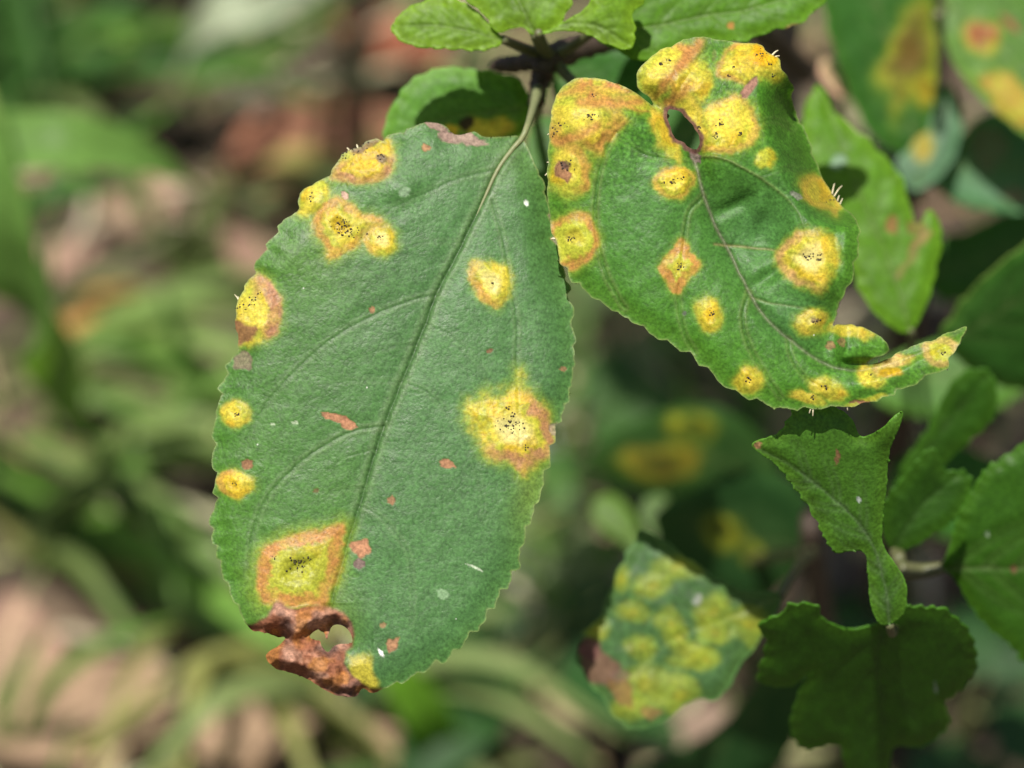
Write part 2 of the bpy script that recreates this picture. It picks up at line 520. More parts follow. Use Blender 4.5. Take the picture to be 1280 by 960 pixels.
def build_leaf(parent, org, poly, d0, c0, relief, paint, step=2.0, holes=(), patches=(), mat=None, thick=0.00022,
               rim_c=(0.26, 0.32, 0.10), label=None, rim_w=1.6, name="leaf"):
    """a leaf blade: the region inside poly, bent to relief(x, y, sd) pixels towards the viewer at distance d0.
    patches: (name, function) pieces of the blade with a look of their own, split off as sub-parts"""
    x0, y0 = poly.min(0) - step; x1, y1 = poly.max(0) + step
    nx = int((x1 - x0) / step) + 2; ny = int((y1 - y0) / step) + 2
    gx, gy = np.meshgrid(x0 + np.arange(nx) * step, y0 + np.arange(ny) * step)
    X = gx.ravel(); Y = gy.ravel()
    sd, bx, by = poly_sd(X, Y, poly)
    for h in holes:
        s2, b2x, b2y = poly_sd(X, Y, h, 25)
        use = -s2 > sd
        sd = np.where(use, -s2, sd); bx = np.where(use, b2x, bx); by = np.where(use, b2y, by)
    snap = np.abs(sd) < 0.62 * step
    X = np.where(snap, bx, X); Y = np.where(snap, by, Y); sd = np.where(snap, 0.0, sd)
    keep = sd <= 0
    H, col, dry = None, None, None
    idx = np.full(len(X), -1); ki = np.nonzero(keep)[0]; idx[ki] = np.arange(len(ki))
    X = X[ki]; Y = Y[ki]; sd = sd[ki]
    H = relief(X, Y, sd).astype(float)
    col, dH, dry = paint(X, Y, sd)
    H = H + dH
    edge = sst(-rim_w - 0.8, -0.3, sd)
    col = mix(col, np.asarray(rim_c), 0.6 * edge * (1 - dry))  # light caught by the blade's edge, painted in as a paler rim
    pm = d0 / FPX
    W = P(X, Y, d0 - H * pm)
    # faces
    I = idx.reshape(ny, nx)
    a, b, c, d = I[:-1, :-1].ravel(), I[:-1, 1:].ravel(), I[1:, 1:].ravel(), I[1:, :-1].ravel()
    ok = np.stack([a >= 0, b >= 0, c >= 0, d >= 0], 1)
    cnt = ok.sum(1)
    q = cnt == 4
    Fq = np.stack([a[q], d[q], c[q], b[q]], 1)
    tri = []
    for miss, (i, j, k) in enumerate(((b, d, c), (a, d, c), (a, d, b), (a, c, b))):
        m = (cnt == 3) & (~ok[:, miss])
        if miss == 2: tri.append(np.stack([i[m], j[m], k[m]], 1))
        else: tri.append(np.stack([i[m], j[m], k[m]], 1))
    Ft = np.concatenate(tri)
    # drop slivers made by snapping
    def area2(F): 
        p, r, s = F[:, 0], F[:, 1], F[:, 2]
        return np.abs((X[r] - X[p]) * (Y[s] - Y[p]) - (X[s] - X[p]) * (Y[r] - Y[p]))
    Ft = Ft[area2(Ft) > 0.02 * step * step]
    # vertex normals
    VN = np.zeros((len(X), 3))
    for F in (Fq, Ft):
        if not len(F): continue
        n = np.cross(W[F[:, 1]] - W[F[:, 0]], W[F[:, 2]] - W[F[:, 0]])
        if F.shape[1] == 4:
            n = n + np.cross(W[F[:, 2]] - W[F[:, 0]], W[F[:, 3]] - W[F[:, 0]])
        for k in range(F.shape[1]):
            np.add.at(VN, F[:, k], n)
    VN /= np.linalg.norm(VN, axis=1)[:, None] + 1e-20
    # face owner
    own_q = np.zeros(len(Fq), int); own_t = np.zeros(len(Ft), int)
    for k, pt in enumerate(patches, 1):
        fn = pt[1]
        if len(Fq):
            cx = X[Fq].mean(1); cy = Y[Fq].mean(1); own_q[(own_q == 0) & fn(cx, cy)] = k
        if len(Ft):
            cx = X[Ft].mean(1); cy = Y[Ft].mean(1); own_t[(own_t == 0) & fn(cx, cy)] = k
    # rim wall: boundary edges extruded backwards by the blade's thickness
    E = []
    for F in (Fq, Ft):
        for k in range(F.shape[1]):
            E.append(np.stack([F[:, k], F[:, (k + 1) % F.shape[1]]], 1))
    own_e = np.concatenate([own_q] * 4 + [own_t] * 3)
    E = np.concatenate(E)
    keyE = np.minimum(E[:, 0], E[:, 1]).astype(np.int64) * len(X) + np.maximum(E[:, 0], E[:, 1])
    uq, inv, ct = np.unique(keyE, return_inverse=True, return_counts=True)
    be = ct[inv] == 1
    BE = E[be]; BO = own_e[be]
    base = np.array(c0, float)
    bd = d0 - np.interp(0, [0], [0])
    anchor = P(base[0], base[1], d0)
    root = None
    made = []
    for k in range(0, len(patches) + 1):
        fq = Fq[own_q == k]; ft = Ft[own_t == k]
        if len(fq) + len(ft) == 0: continue
        e = BE[BO == k]
        used = np.unique(np.concatenate([fq.ravel(), ft.ravel()]))
        lut = np.full(len(X), -1); lut[used] = np.arange(len(used))
        V = W[used] - anchor; C = col[used]; D = dry[used]; Nn = VN[used]
        fq2 = lut[fq]; ft2 = lut[ft]
        if len(e):
            ev = np.unique(e); l2 = np.full(len(X), -1); l2[ev] = np.arange(len(ev)) + len(used)
            back = W[ev] - anchor - VN[ev] * thick
            V = np.concatenate([V, back]); C = np.concatenate([C, C[lut[ev]] * 0.92]); D = np.concatenate([D, D[lut[ev]]])
            Nn = np.concatenate([Nn, VN[ev]])
            fq2 = np.concatenate([fq2, np.stack([lut[e[:, 1]], lut[e[:, 0]], l2[e[:, 0]], l2[e[:, 1]]], 1)])
        if k == 0:
            me = mesh(name, V, fq2, ft2, C, D, Nn if patches else None)
            root = link(name, me, mat or M_LEAF, parent, anchor - np.asarray(org))
            if label: root["label"] = label
        else:
            pt = patches[k - 1]
            me = mesh(pt[0], V, fq2, ft2, C, D, Nn)
            made.append((pt, link(pt[0], me, mat or M_LEAF)))
    for pt, o in made:
        o.parent = root
        if len(pt) > 2 and pt[2]: o["label"] = pt[2]
    info = dict(anchor=anchor, X=X, Y=Y, W=W, N=VN)
    return root, info


def specks(root, info, dots, size=1.5, name="speck_cluster"):
    """tiny black spore bodies standing on a spot: low domes joined into one sub-part each"""
    for (cx, cy, n, sp) in dots:
        V = []; F = []
        rs = np.random.default_rng(int(cx * 31 + cy))
        for i in range(n):
            x = cx + rs.normal(0, sp); y = cy + rs.normal(0, sp * 0.8)
            j = np.argmin((info["X"] - x) ** 2 + (info["Y"] - y) ** 2)
            if (info["X"][j] - x) ** 2 + (info["Y"][j] - y) ** 2 > 9: continue
            c = info["W"][j] - info["anchor"]; nrm = info["N"][j]
            u = np.cross(nrm, [0.2, 0.9, 0.1]); u /= np.linalg.norm(u); w = np.cross(nrm, u)
            r = PXM * size * (0.55 + 0.9 * rs.random())
            b = len(V)
            for ring, (rr, hh) in enumerate(((1.0, -0.1), (0.75, 0.45))):
                for k in range(6):
                    a = k * math.pi / 3 + 0.4 * ring
                    q = rr * (1 + 0.3 * (rs.random() - 0.5))
                    V.append(c + r * (q * math.cos(a) * u + q * math.sin(a) * w + hh * nrm))
            V.append(c + r * 0.62 * nrm)
            for k in range(6):
                k2 = (k + 1) % 6
                F.append((b + k, b + k2, b + 6 + k2)); F.append((b + k, b + 6 + k2, b + 6 + k)); F.append((b + 6 + k, b + 6 + k2, b + 12))
        if F:
            o = link(name, mesh(name, np.array(V), None, F), M_SPECK, root)
            o["kind"] = "stuff"


def horns(root, info, lst):
    """pale spore tubes that stick out past the blade's edge"""
    for (x, y, dx, dy, L, w) in lst:
        j = np.argmin((info["X"] - x) ** 2 + (info["Y"] - y) ** 2)
        c = info["W"][j] - info["N"][j] * 0.0002
        dirv = RGT * dx - UPV * dy + FWD * 0.3
        dirv = dirv / np.linalg.norm(dirv)
        tip = c + dirv * L * PXM
        mid = (c + tip) / 2 + np.array([0, 0, 0.10 * L * PXM])
        tube("spore_horn", [c, mid, tip], [w * PXM, w * PXM * 0.8, w * PXM * 0.5], M_HORN, root, info["anchor"], 6)


def vein_paint(X, Y, col, H, veins, dark=0.5, pale=None):
    for v in veins:
        pts = v["p"]
        bb = np.array(pts)
        m = (X > bb[:, 0].min() - 20) & (X < bb[:, 0].max() + 20) & (Y > bb[:, 1].min() - 20) & (Y < bb[:, 1].max() + 20)
        if not m.any(): continue
        x = X[m] + 1.2 * fbm(X[m], Y[m], 16, 4, 2); y = Y[m] + 1.2 * fbm(X[m], Y[m], 16, 40, 2)
        d, side, t = line_d(x, y, pts)
        w = v.get("w", 2.0); fade = 1 - v.get("fade", 0.5) * t
        g = np.exp(-(d / w) ** 2) * fade
        sh = np.exp(-((d - 2.4 * w) / (1.6 * w)) ** 2) * fade
        H[m] -= v.get("g", 1.5) * g - v.get("g", 1.5) * 0.2 * sh
        if v.get("c") is not None:
            col[m] = mix(col[m], v["c"], np.clip(v.get("o", 0.6) * g, 0, 1))
        else:
            col[m] = col[m] * (1 - v.get("o", 0.3) * g)[:, None]
        if v.get("c2") is not None:
            col[m] = mix(col[m], v["c2"], np.clip(v.get("o2", 0.3) * sh, 0, 1))
    return col, H


def network(X, Y, col, H, seed, amt=0.10):
    """the fine net of tertiary veins between the side veins"""
    for k, (size, a) in enumerate(((30.0, 1.0), (15.0, 0.7))):
        n = fbm(X, Y, size, seed + 11 * k, 1) + 0.25 * fbm(X, Y, size * .4, seed + 5 + k, 2)
        line = np.exp(-(n / 0.055) ** 2) * (0.5 + 0.5 * fbm(X, Y, 60, seed + 3, 2))
        col = col * (1 + amt * a * line)[:, None]
        H = H - 0.30 * a * line
    return col, H


def quilt(X, Y, veins, amp=3.0, reach=22.0):
    """blade bulging up between its veins"""
    best = np.full(len(X), 1e3)
    for v in veins:
        d, _, _ = line_d(X, Y, v["p"])
        best = np.minimum(best, d)
    return amp * sst(0, reach, best)


def gauss(X, Y, cx, cy, rx, ry, a=0):
    a = math.radians(a)
    u = (X - cx) * math.cos(a) + (Y - cy) * math.sin(a); v = -(X - cx) * math.sin(a) + (Y - cy) * math.cos(a)
    return np.exp(-(u / rx) ** 2 - (v / ry) ** 2)


# ================================================================== ground
def ground_sheet():
    def axis(lo, hi, n, far):
        a = np.linspace(lo, hi, n)
        g = np.geomspace(0.05, far, 26)
        return np.concatenate([(lo - g)[::-1], a, hi + g])
    xs = axis(-0.75, 0.75, 150, 160.0); ys = axis(-0.1, 1.6, 170, 160.0)
    gx, gy = np.meshgrid(xs, ys)
    X = gx.ravel(); Y = gy.ravel()
    near = np.exp(-((np.abs(X) / 1.2) ** 4) - ((np.abs(Y - 0.7) / 1.4) ** 4))
    Z = near * (0.012 * fbm(X * 1000, Y * 1000, 90, 3, 4) + 0.004 * fbm(X * 1000, Y * 1000, 16, 9, 2)) - 0.006
    nx = len(xs); ny = len(ys)
    i = np.arange(nx * ny).reshape(ny, nx)
    F = np.stack([i[:-1, :-1].ravel(), i[:-1, 1:].ravel(), i[1:, 1:].ravel(), i[1:, :-1].ravel()], 1)
    m, nt, out = new_mat("soil")
    L = nt.links.new
    tc = N(nt, "TexCoord")
    n1 = N(nt, "TexNoise", i_Scale=22.0, i_Detail=6.0, i_Roughness=0.65); L(tc.outputs["Object"], n1.inputs["Vector"])
    n2 = N(nt, "TexNoise", i_Scale=180.0, i_Detail=4.0, i_Roughness=0.7); L(tc.outputs["Object"], n2.inputs["Vector"])
    cr = N(nt, "ValToRGB")
    el = cr.color_ramp.elements
    el[0].position = 0.32; el[0].color = (0.018, 0.014, 0.009, 1)
    el[1].position = 0.72; el[1].color = (0.16, 0.11, 0.07, 1)
    e = el.new(0.5); e.color = (0.06, 0.042, 0.026, 1)
    ad = N(nt, "Math", operation='MULTIPLY_ADD', i_1=0.45, i_2=-0.2); L(n2.outputs[0], ad.inputs[0])
    a2 = N(nt, "Math", operation='ADD'); L(ad.outputs[0], a2.inputs[0]); L(n1.outputs[0], a2.inputs[1])
    L(a2.outputs[0], cr.inputs[0])
    bs = N(nt, "BsdfPrincipled", i_Roughness=0.9); L(cr.outputs[0], bs.inputs["Base Color"])
    bp = N(nt, "Bump", i_Strength=0.8, i_Distance=0.004); L(n2.outputs[0], bp.inputs["Height"]); L(bp.outputs[0], bs.inputs["Normal"])
    L(bs.outputs[0], out.inputs[0])
    o = link("ground", mesh("ground", np.stack([X, Y, Z], 1), F), m)
    o["kind"] = "structure"


ground_sheet()


def blade_arrays(path, width, nseg=10, twist=0.0, fold=0.25, nrm=None, tipw=0.05, basew=0.55):
    """ribbon with a folded midrib along a 3D path; returns V, F"""
    p = np.array(path, float)
    n = len(p)
    out = []
    for i in range(n - 1):
        b, c = p[i], p[i + 1]
        a = p[i - 1] if i else 2 * b - c
        d = p[i + 2] if i + 2 < n else 2 * c - b
        for q in range(nseg):
            t = q / nseg
            out.append(0.5 * (2 * b + (c - a) * t + (2 * a - 5 * b + 4 * c - d) * t ** 2 + (3 * b - a - 3 * c + d) * t ** 3))
    out.append(p[-1]); out = np.array(out); m = len(out)
    T = np.gradient(out, axis=0); T /= np.linalg.norm(T, axis=1)[:, None] + 1e-12
    up = np.array([0, -0.35, 1.0]) if nrm is None else np.asarray(nrm, float)
    up = up / np.linalg.norm(up)
    V = []
    for i in range(m):
        s = i / (m - 1)
        w = width * (basew + (1 - basew) * min(1, s / 0.3)) * (1 - (1 - tipw) * max(0, (s - 0.45) / 0.55) ** 1.6)
        e = np.cross(T[i], up); e /= np.linalg.norm(e) + 1e-12
        nn = np.cross(e, T[i])
        a = twist * s
        e2 = math.cos(a) * e + math.sin(a) * nn; n2 = np.cross(e2, T[i])
        for k in (-1, -0.5, 0, 0.5, 1):
            V.append(out[i] + 0.5 * w * k * e2 + fold * 0.5 * w * (abs(k) ** 1.4) * n2)
    F = [[i * 5 + k, i * 5 + k + 1, (i + 1) * 5 + k + 1, (i + 1) * 5 + k] for i in range(m - 1) for k in range(4)]
    return np.array(V), np.array(F)


def grass_tuft(blades, label, group=None):
    """one clump: blades given as ([(px, py, dist or None for the soil)...], width m, colour)"""
    root = None
    for (pts, w, colr, *opt) in blades:
        path = [P(x, y, GD(x, y) if d is None else d) for (x, y, d) in pts]
        if root is None:
            r0 = np.array(path[0]); r0[2] = 0.0
            root = thing("grass_tuft", r0, label, "grass tuft", group)
            org = r0
        V, F = blade_arrays(path, w, twist=opt[0] if opt else 0.15, nrm=-FWD * 0.6 + SUN * 0.5)
        s = np.repeat(np.linspace(0, 1, len(V) // 5), 5)
        k = np.tile([1, 0.96, 0.82, 0.96, 1], len(V) // 5)
        c = np.array(colr) * (0.9 + 0.2 * RNG.random())
        C = c[None, :] * (k * (0.85 + 0.3 * s))[:, None]
        dry = np.zeros(len(V)); tipd = sst(0.86, 1.0, s); C = mix(C, (0.34, 0.27, 0.12), 0.7 * tipd)
        link("blade", mesh("blade", V - org, F, None, C, dry + tipd), M_GRASS, root)
    return root


GR = (0.11, 0.24, 0.035); GR2 = (0.15, 0.27, 0.06); GRP = (0.30, 0.36, 0.20); GRD = (0.05, 0.13, 0.025); GRY = (0.26, 0.27, 0.08); STRAW = (0.42, 0.34, 0.19)

grass_tuft([
    ([(-220, 470, None), (-140, 300, .68), (-50, 200, .60), (50, 178, .585), (140, 186, .59), (200, 205, .60), (250, 235, .615)], .0150, (0.15, 0.29, 0.06), 0.1),
    ([(-180, 470, None), (-100, 400, .70), (20, 265, .64), (120, 235, .64), (200, 225, .66)], .006, GRD),
], "broad bright grass tuft whose leaf arches sideways over the litter")
grass_tuft([
    ([(170, 640, None), (105, 510, .70), (44, 410, .61), (20, 320, .585), (4, 220, .575), (-30, 60, .57)], .0150, (0.15, 0.29, 0.06), 0.1),
    ([(160, 650, None), (110, 540, .74), (75, 450, .70), (60, 350, .68), (70, 240, .68)], .005, GRD),
    ([(140, 650, None), (60, 600, .76), (-40, 560, .74)], .006, GR),
], "tuft with one wide pale green blade standing upright over dark soil")
grass_tuft([
    ([(470, -70, None), (400, -20, .86), (340, 4, .80), (285, 14, .79), (250, 40, .80), (228, 85, .83), (206, 128, .87)], .0150, (0.44, 0.50, 0.34), 0.1),
    ([(480, -60, None), (360, 60, .86), (280, 90, .85), (200, 110, .86)], .006, GR),
    ([(460, -60, None), (300, 60, .87), (150, 100, .88)], .007, GRD),
], "tuft with a bent whitish blade drooping to the soil")
grass_tuft([
    ([(-60, 560, None), (60, 615, .78), (170, 680, .745), (270, 745, .72), (360, 815, .71), (430, 870, .72)], .0085, (0.16, 0.32, 0.05), 0.1),
    ([(-70, 545, None), (60, 560, .80), (170, 620, .77), (260, 690, .75), (310, 760, .75)], .0075, (0.19, 0.32, 0.08), 0.1),
    ([(-60, 580, None), (80, 650, .79), (230, 760, .75), (380, 820, .73), (520, 850, .73)], .0085, (0.20, 0.34, 0.08), 0.1),
    ([(-60, 590, None), (60, 700, .77), (200, 720, .76), (330, 740, .755)], .005, GRY),
    ([(-80, 590, None), (40, 640, .78), (120, 720, .755), (190, 830, .75)], .0045, GR),
], "long grass tuft whose green blades lie slanting across the bare litter")
grass_tuft([
    ([(590, 1040, None), (566, 960, .70), (540, 905, .675), (512, 862, .665), (480, 820, .66), (430, 770, .66)], .0125, (0.17, 0.38, 0.03), 0.1),
    ([(600, 1040, None), (600, 930, .71), (640, 860, .70), (700, 800, .70)], .005, GRD),
    ([(580, 1040, None), (470, 960, .72), (380, 900, .72)], .006, GRY),
], "vivid green grass tuft just below the large withered-tip leaf")
grass_tuft([  # dim blades carry the far corner's shade in their colour
    ([(-60, 90, None), (30, 60, .90), (120, 20, .88), (200, -30, .88)], .007, GRD),
    ([(-40, 110, None), (60, 110, .93), (150, 60, .90), (230, 10, .9)], .007, GR),
    ([(-60, 130, None), (20, 20, .9), (60, -60, .9)], .008, GRD),
    ([(-60, 120, None), (60, 150, .95), (180, 150, .93), (260, 120, .93)], .006, GRD),
    ([(-50, 100, None), (100, 40, .92), (250, 40, .88), (350, 20, .88)], .006, GR),
], "dark grass tuft with thin crossing blades behind the arching leaf")
grass_tuft([
    ([(300, 560, None), (260, 480, .76), (180, 440, .74), (80, 430, .74)], .006, GR),
    ([(310, 560, None), (240, 540, .78), (140, 500, .77), (40, 480, .77)], .007, GR2),
    ([(300, 570, None), (220, 560, .79), (120, 570, .78), (20, 540, .78)], .005, GRY),
    ([(290, 560, None), (230, 440, .78), (200, 350, .77)], .005, GRD),
], "short grass tuft bending flat beside the toothed margin of the long leaf")
grass_tuft([
    ([(20, 960, None), (60, 860, .70), (140, 800, .69), (240, 770, .70)], .005, GR),
    ([(10, 960, None), (10, 880, .70), (60, 780, .69)], .006, GR2),
    ([(30, 980, None), (150, 900, .70), (260, 820, .70), (360, 800, .71)], .004, GRY),
], "thin grass tuft growing over the wide tan dead leaf")
grass_tuft([
    ([(700, 760, None), (660, 700, .74), (600, 690, .73), (520, 700, .73)], .006, GRP),
    ([(710, 760, None), (700, 690, .74), (640, 660, .73)], .006, GR2),
    ([(700, 770, None), (620, 760, .74), (560, 800, .73), (500, 860, .73)], .006, GRP),
    ([(720, 780, None), (760, 700, .74), (790, 640, .72)], .006, GR),
], "pale grass tuft half in shade between the long leaf and the blurred leaf")


def loose_tuft(px, py, n, L, w, colr, lean, seed, label, group):
    r = np.random.default_rng(seed)
    g = P(px, py, GD(px, py)); org = np.array([g[0], g[1], 0.0])
    t = thing("grass_tuft", org, label, "grass tuft", group)
    for i in range(n):
        a = lean + r.normal(0, 0.75); ll = L * r.uniform(.6, 1.25); st = r.uniform(.35, 1.0)
        d = np.array([math.cos(a), math.sin(a), 0]); z = np.array([0, 0, 1.0])
        b0 = org + np.array([r.normal(0, .004), r.normal(0, .004), -.004])
        path = [b0, b0 + (d * .18 + z * .45 * st) * ll, b0 + (d * .5 + z * .62 * st) * ll, b0 + (d * .88 + z * .42 * st) * ll]
        V, F = blade_arrays(path, w * r.uniform(.6, 1.3), 6, r.uniform(-.5, .5), .22)
        s = np.repeat(np.linspace(0, 1, len(V) // 5), 5)
        C = (np.array(colr) * r.uniform(.75, 1.25))[None] * (0.85 + .3 * s)[:, None]
        link("blade", mesh("blade", V - org, F, None, C, np.zeros(len(V)) + .1), M_GRASS, t)
    return t


TUFTS = [  # the dark green tufts stand in for shade by their colour
    (30, 30, 9, .16, .008, GRD, .3, "dense dark grass tuft leaning over a pale grey pebble"),
    (130, -10, 9, .15, .008, GRD, .0, "tall dark green grass tuft with blades crossing in shade"),
    (90, 90, 8, .12, .007, GRD, 2.6, "dark grass tuft close behind the arching broad leaf"),
    (-20, 160, 8, .14, .008, GRD, .5, "dark grass tuft under the root of the arching leaf"),
    (60, 520, 6, .10, .007, (.16, .25, .06), -.5, "olive grass tuft between the upright blade and the slanting blades"),
    (150, 600, 6, .09, .007, GR2, -.3, "light green grass tuft by the small whitish pebble"),
    (40, 700, 6, .10, .007, (.17, .24, .07), -.5, "olive grass tuft at the foot of the slanting blades"),
    (330, 560, 5, .08, .006, (.20, .24, .08), 2.9, "dull green grass tuft near the lowest small marginal spot"),
    (220, 330, 5, .08, .006, (.14, .19, .06), .6, "small grey green grass tuft near the small orange dead leaf"),
    (440, 920, 6, .09, .007, (.2, .26, .09), -.2, "pale green grass tuft under the withered leaf tip"),
    (280, 850, 5, .09, .006, GRY, -.4, "yellowish grass tuft over the bleached dead leaf")]
for k, (px, py, n, L, w, c, lean, lab) in enumerate(TUFTS):
    loose_tuft(px, py, n, L, w, c, lean, 200 + k, lab, "grass tufts in the litter")


# ------------------------------------------------------------------ grass and straw that nobody could count
def scatter(name, n, label, cat, region, length, width, cols, mat, up, seed):
    r = np.random.default_rng(seed)
    VV = []; FF = []; CC = []; b = 0
    for i in range(n):
        x = r.uniform(*region[0]); y = r.uniform(*region[1])
        if not region[2](x, y, r): continue
        L = length * r.uniform(0.5, 1.5); a = r.uniform(0, 2 * math.pi); el = r.uniform(*up)
        dirv = np.array([math.cos(a) * math.cos(el), math.sin(a) * math.cos(el), math.sin(el)])
        p0 = np.array([x, y, -0.006 if up[1] > 0.7 else r.uniform(0.0, 0.016)])
        bend = r.uniform(0.1, 0.5)
        p1 = p0 + dirv * L * 0.5; p2 = p0 + dirv * L * 0.85 - np.array([0, 0, bend * L * 0.35 * math.sin(el)]) + np.array([dirv[1], -dirv[0], 0]) * L * 0.1 * r.normal()
        p1[2] = max(p1[2], 0.004); p2[2] = max(p2[2], 0.004)
        V, F = blade_arrays([p0, p1, p2], width * r.uniform(0.5, 1.5), 3, r.uniform(-0.6, 0.6), 0.2)
        c = np.array(cols[r.integers(len(cols))]) * r.uniform(0.7, 1.25)
        VV.append(V); FF.append(F + b); CC.append(np.repeat(c[None], len(V), 0)); b += len(V)
    V = np.concatenate(VV); F = np.concatenate(FF); C = np.concatenate(CC)
    o = link(name, mesh(name, V, F, None, C, np.zeros(len(V)) + (0.8 if up[1] < 0.7 else 0.1)), mat)
    return tag(o, label, cat, None, "stuff")


def dens(x, y, r):
    v = 0.5 + 0.5 * float(fbm(np.array([x * 1000.0]), np.array([y * 1000.0]), 130, 12, 2)[0])
    return r.random() < v ** 1.6 * 1.6


REG = ((-0.75, 0.75), (0.15, 1.5), dens)
scatter("grass", 3400, "short green grass growing through the litter on the soil", "grass", REG, 0.075, 0.0042, [GR, GR2, GRD, GRY, (0.2, 0.22, 0.09), (0.16, 0.2, 0.08)], M_GRASS, (0.4, 1.3), 5)
scatter("straw_litter", 6500, "dry straw and bleached grass strewn over the soil", "straw", REG, 0.055, 0.0028, [STRAW, (0.5, 0.44, 0.3), (0.3, 0.2, 0.11), (0.36, 0.35, 0.17), (0.26, 0.29, 0.11), (0.44, 0.42, 0.26)], M_DEAD, (0.0, 0.6), 6)


# ------------------------------------------------------------------ dead leaves and stones
def dead_leaf(px, py, size, ang, colr, label, asp=0.55, lift=0.012, curl=0.25, group=None, seed=0):
    c = P(px, py, GD(px, py, lift)); 
    n = 26; m = 13
    V = []; C = []
    cc = np.array(colr) * 0.95
    for i in range(n):
        s = i / (n - 1)
        w = asp * 0.5 * math.sin(math.pi * min(1, s * 0.96 + 0.02)) ** 0.8 * (1.25 - 0.5 * s)
        for j in range(m):
            k = j / (m - 1) * 2 - 1
            edge = 1 + 0.07 * math.sin(i * 2.3 + seed) * (abs(k) > 0.9)
            x = (s - 0.5); y = k * w * edge
            nz = float(fbm(np.array([x * 100 + seed * 9]), np.array([y * 100.]), 22, seed, 2)[0])
            z = curl * (k * k * w * 0.9) + 0.10 * math.sin(3 * s + seed) + 0.05 * nz - 0.02 * math.exp(-(k * 6) ** 2)
            V.append((x * size, y * size, z * size))
            t = 0.85 + 0.3 * nz
            vein = 0.25 * math.exp(-(k * 7) ** 2)
            C.append(cc * t * (1 - 0.25 * (math.sin(s * 26 - abs(k) * 6) > 0.8)) + vein * np.array([.2, .16, .1]))
    V = np.array(V); V[:, 2] -= V[:, 2].mean()
    F = [[i * m + j, (i + 1) * m + j, (i + 1) * m + j + 1, i * m + j + 1] for i in range(n - 1) for j in range(m - 1)]
    me = mesh("dead_leaf", V, np.array(F), None, np.array(C), np.ones(len(V)))
    o = link("dead_leaf", me, M_DEAD, None, c)
    rr = random.Random(seed)
    o.rotation_euler = (rr.uniform(-0.25, 0.35), rr.uniform(-0.25, 0.25), ang)
    return tag(o, label, "dead leaf", group)


PINK = (0.40, 0.25, 0.18); RED = (0.30, 0.10, 0.055); LTAN = (0.46, 0.31, 0.20); GREYB = (0.30, 0.26, 0.21); OLV = (0.34, 0.30, 0.09)
dead_leaf(110, 885, 0.064, 0.5, LTAN, "wide tan dead leaf lying under thin grass", 0.75, 0.010, 0.12, seed=3)
dead_leaf(25, 830, 0.045, 1.8, PINK, "pinkish dead leaf tucked against the wide tan dead leaf", 0.6, 0.008, 0.2, seed=4)
dead_leaf(400, 180, 0.070, 0.35, (0.34, 0.15, 0.09), "large reddish brown dead leaf in the litter with a black hollow beside it", 0.6, 0.020, 0.2, seed=5)
dead_leaf(345, 290, 0.052, 1.2, (0.36, 0.22, 0.16), "dusty brown dead leaf below the black hollow", 0.6, 0.014, 0.2, seed=6)
dead_leaf(480, 55, 0.055, -0.3, RED, "dark rusty red dead leaf behind the small rounded leaf", 0.55, 0.016, 0.3, seed=7)
dead_leaf(520, 85, 0.045, 0.9, RED, "rusty red dead leaf seen past the shaded leaf", 0.55, 0.016, 0.3, seed=8)
dead_leaf(300, 110, 0.040, 2.0, GREYB, "grey brown dead leaf under the drooping whitish blade", 0.5, 0.014, 0.2, seed=9)
dead_leaf(175, 245, 0.042, 1.4, PINK, "pale pinkish dead leaf under the arching grass leaf", 0.6, 0.012, 0.2, seed=10)
dead_leaf(60, 330, 0.035, 0.4, PINK, "small pinkish dead leaf beside the upright pale blade", 0.6, 0.012, 0.2, seed=11)
dead_leaf(130, 390, 0.034, 0.7, (0.48, 0.24, 0.07), "small orange dead leaf in the litter", 0.6, 0.010, 0.2, seed=12)
dead_leaf(400, 215, 0.040, 0.1, OLV, "yellowish dead leaf lying on the reddish brown one", 0.6, 0.034, 0.2, seed=13)
dead_leaf(215, 650, 0.03, 1.1, PINK, "small pale dead leaf between slanting grass blades", 0.6, 0.010, 0.2, seed=14)
dead_leaf(330, 900, 0.045, 0.2, LTAN, "bleached dead leaf under the slanting grass blades", 0.6, 0.010, 0.2, seed=15)
dead_leaf(300, 700, 0.04, -0.5, GREYB, "grey curled dead leaf close by the long leaf's margin", 0.5, 0.010, 0.3, seed=16)
dead_leaf(240, 470, 0.045, 0.9, (0.40, 0.34, 0.2), "straw coloured dead leaf amid short grass", 0.6, 0.010, 0.2, seed=17)
dead_leaf(640, 420, 0.05, 0.9, (0.25, 0.15, 0.09), "brown dead leaf deep in shade between the two big leaves", 0.6, 0.012, 0.2, seed=18)
dead_leaf(780, 690, 0.03, 1.2, PINK, "small pink dead leaf at the blurred spotted leaf's shoulder", 0.6, 0.02, 0.2, seed=19)
dead_leaf(520, 910, 0.05, 1.5, LTAN, "bleached dead leaf beside the vivid green tuft", 0.6, 0.010, 0.2, seed=20)
dead_leaf(750, 450, 0.045, 2.4, (0.36, 0.36, 0.22), "olive dead leaf in shade under the curled leaf", 0.6, 0.012, 0.2, seed=21)
dead_leaf(860, 930, 0.035, 0.6, (0.34, 0.24, 0.18), "dull brown dead leaf under the blurred spotted leaf", 0.6, 0.010, 0.2, seed=22)


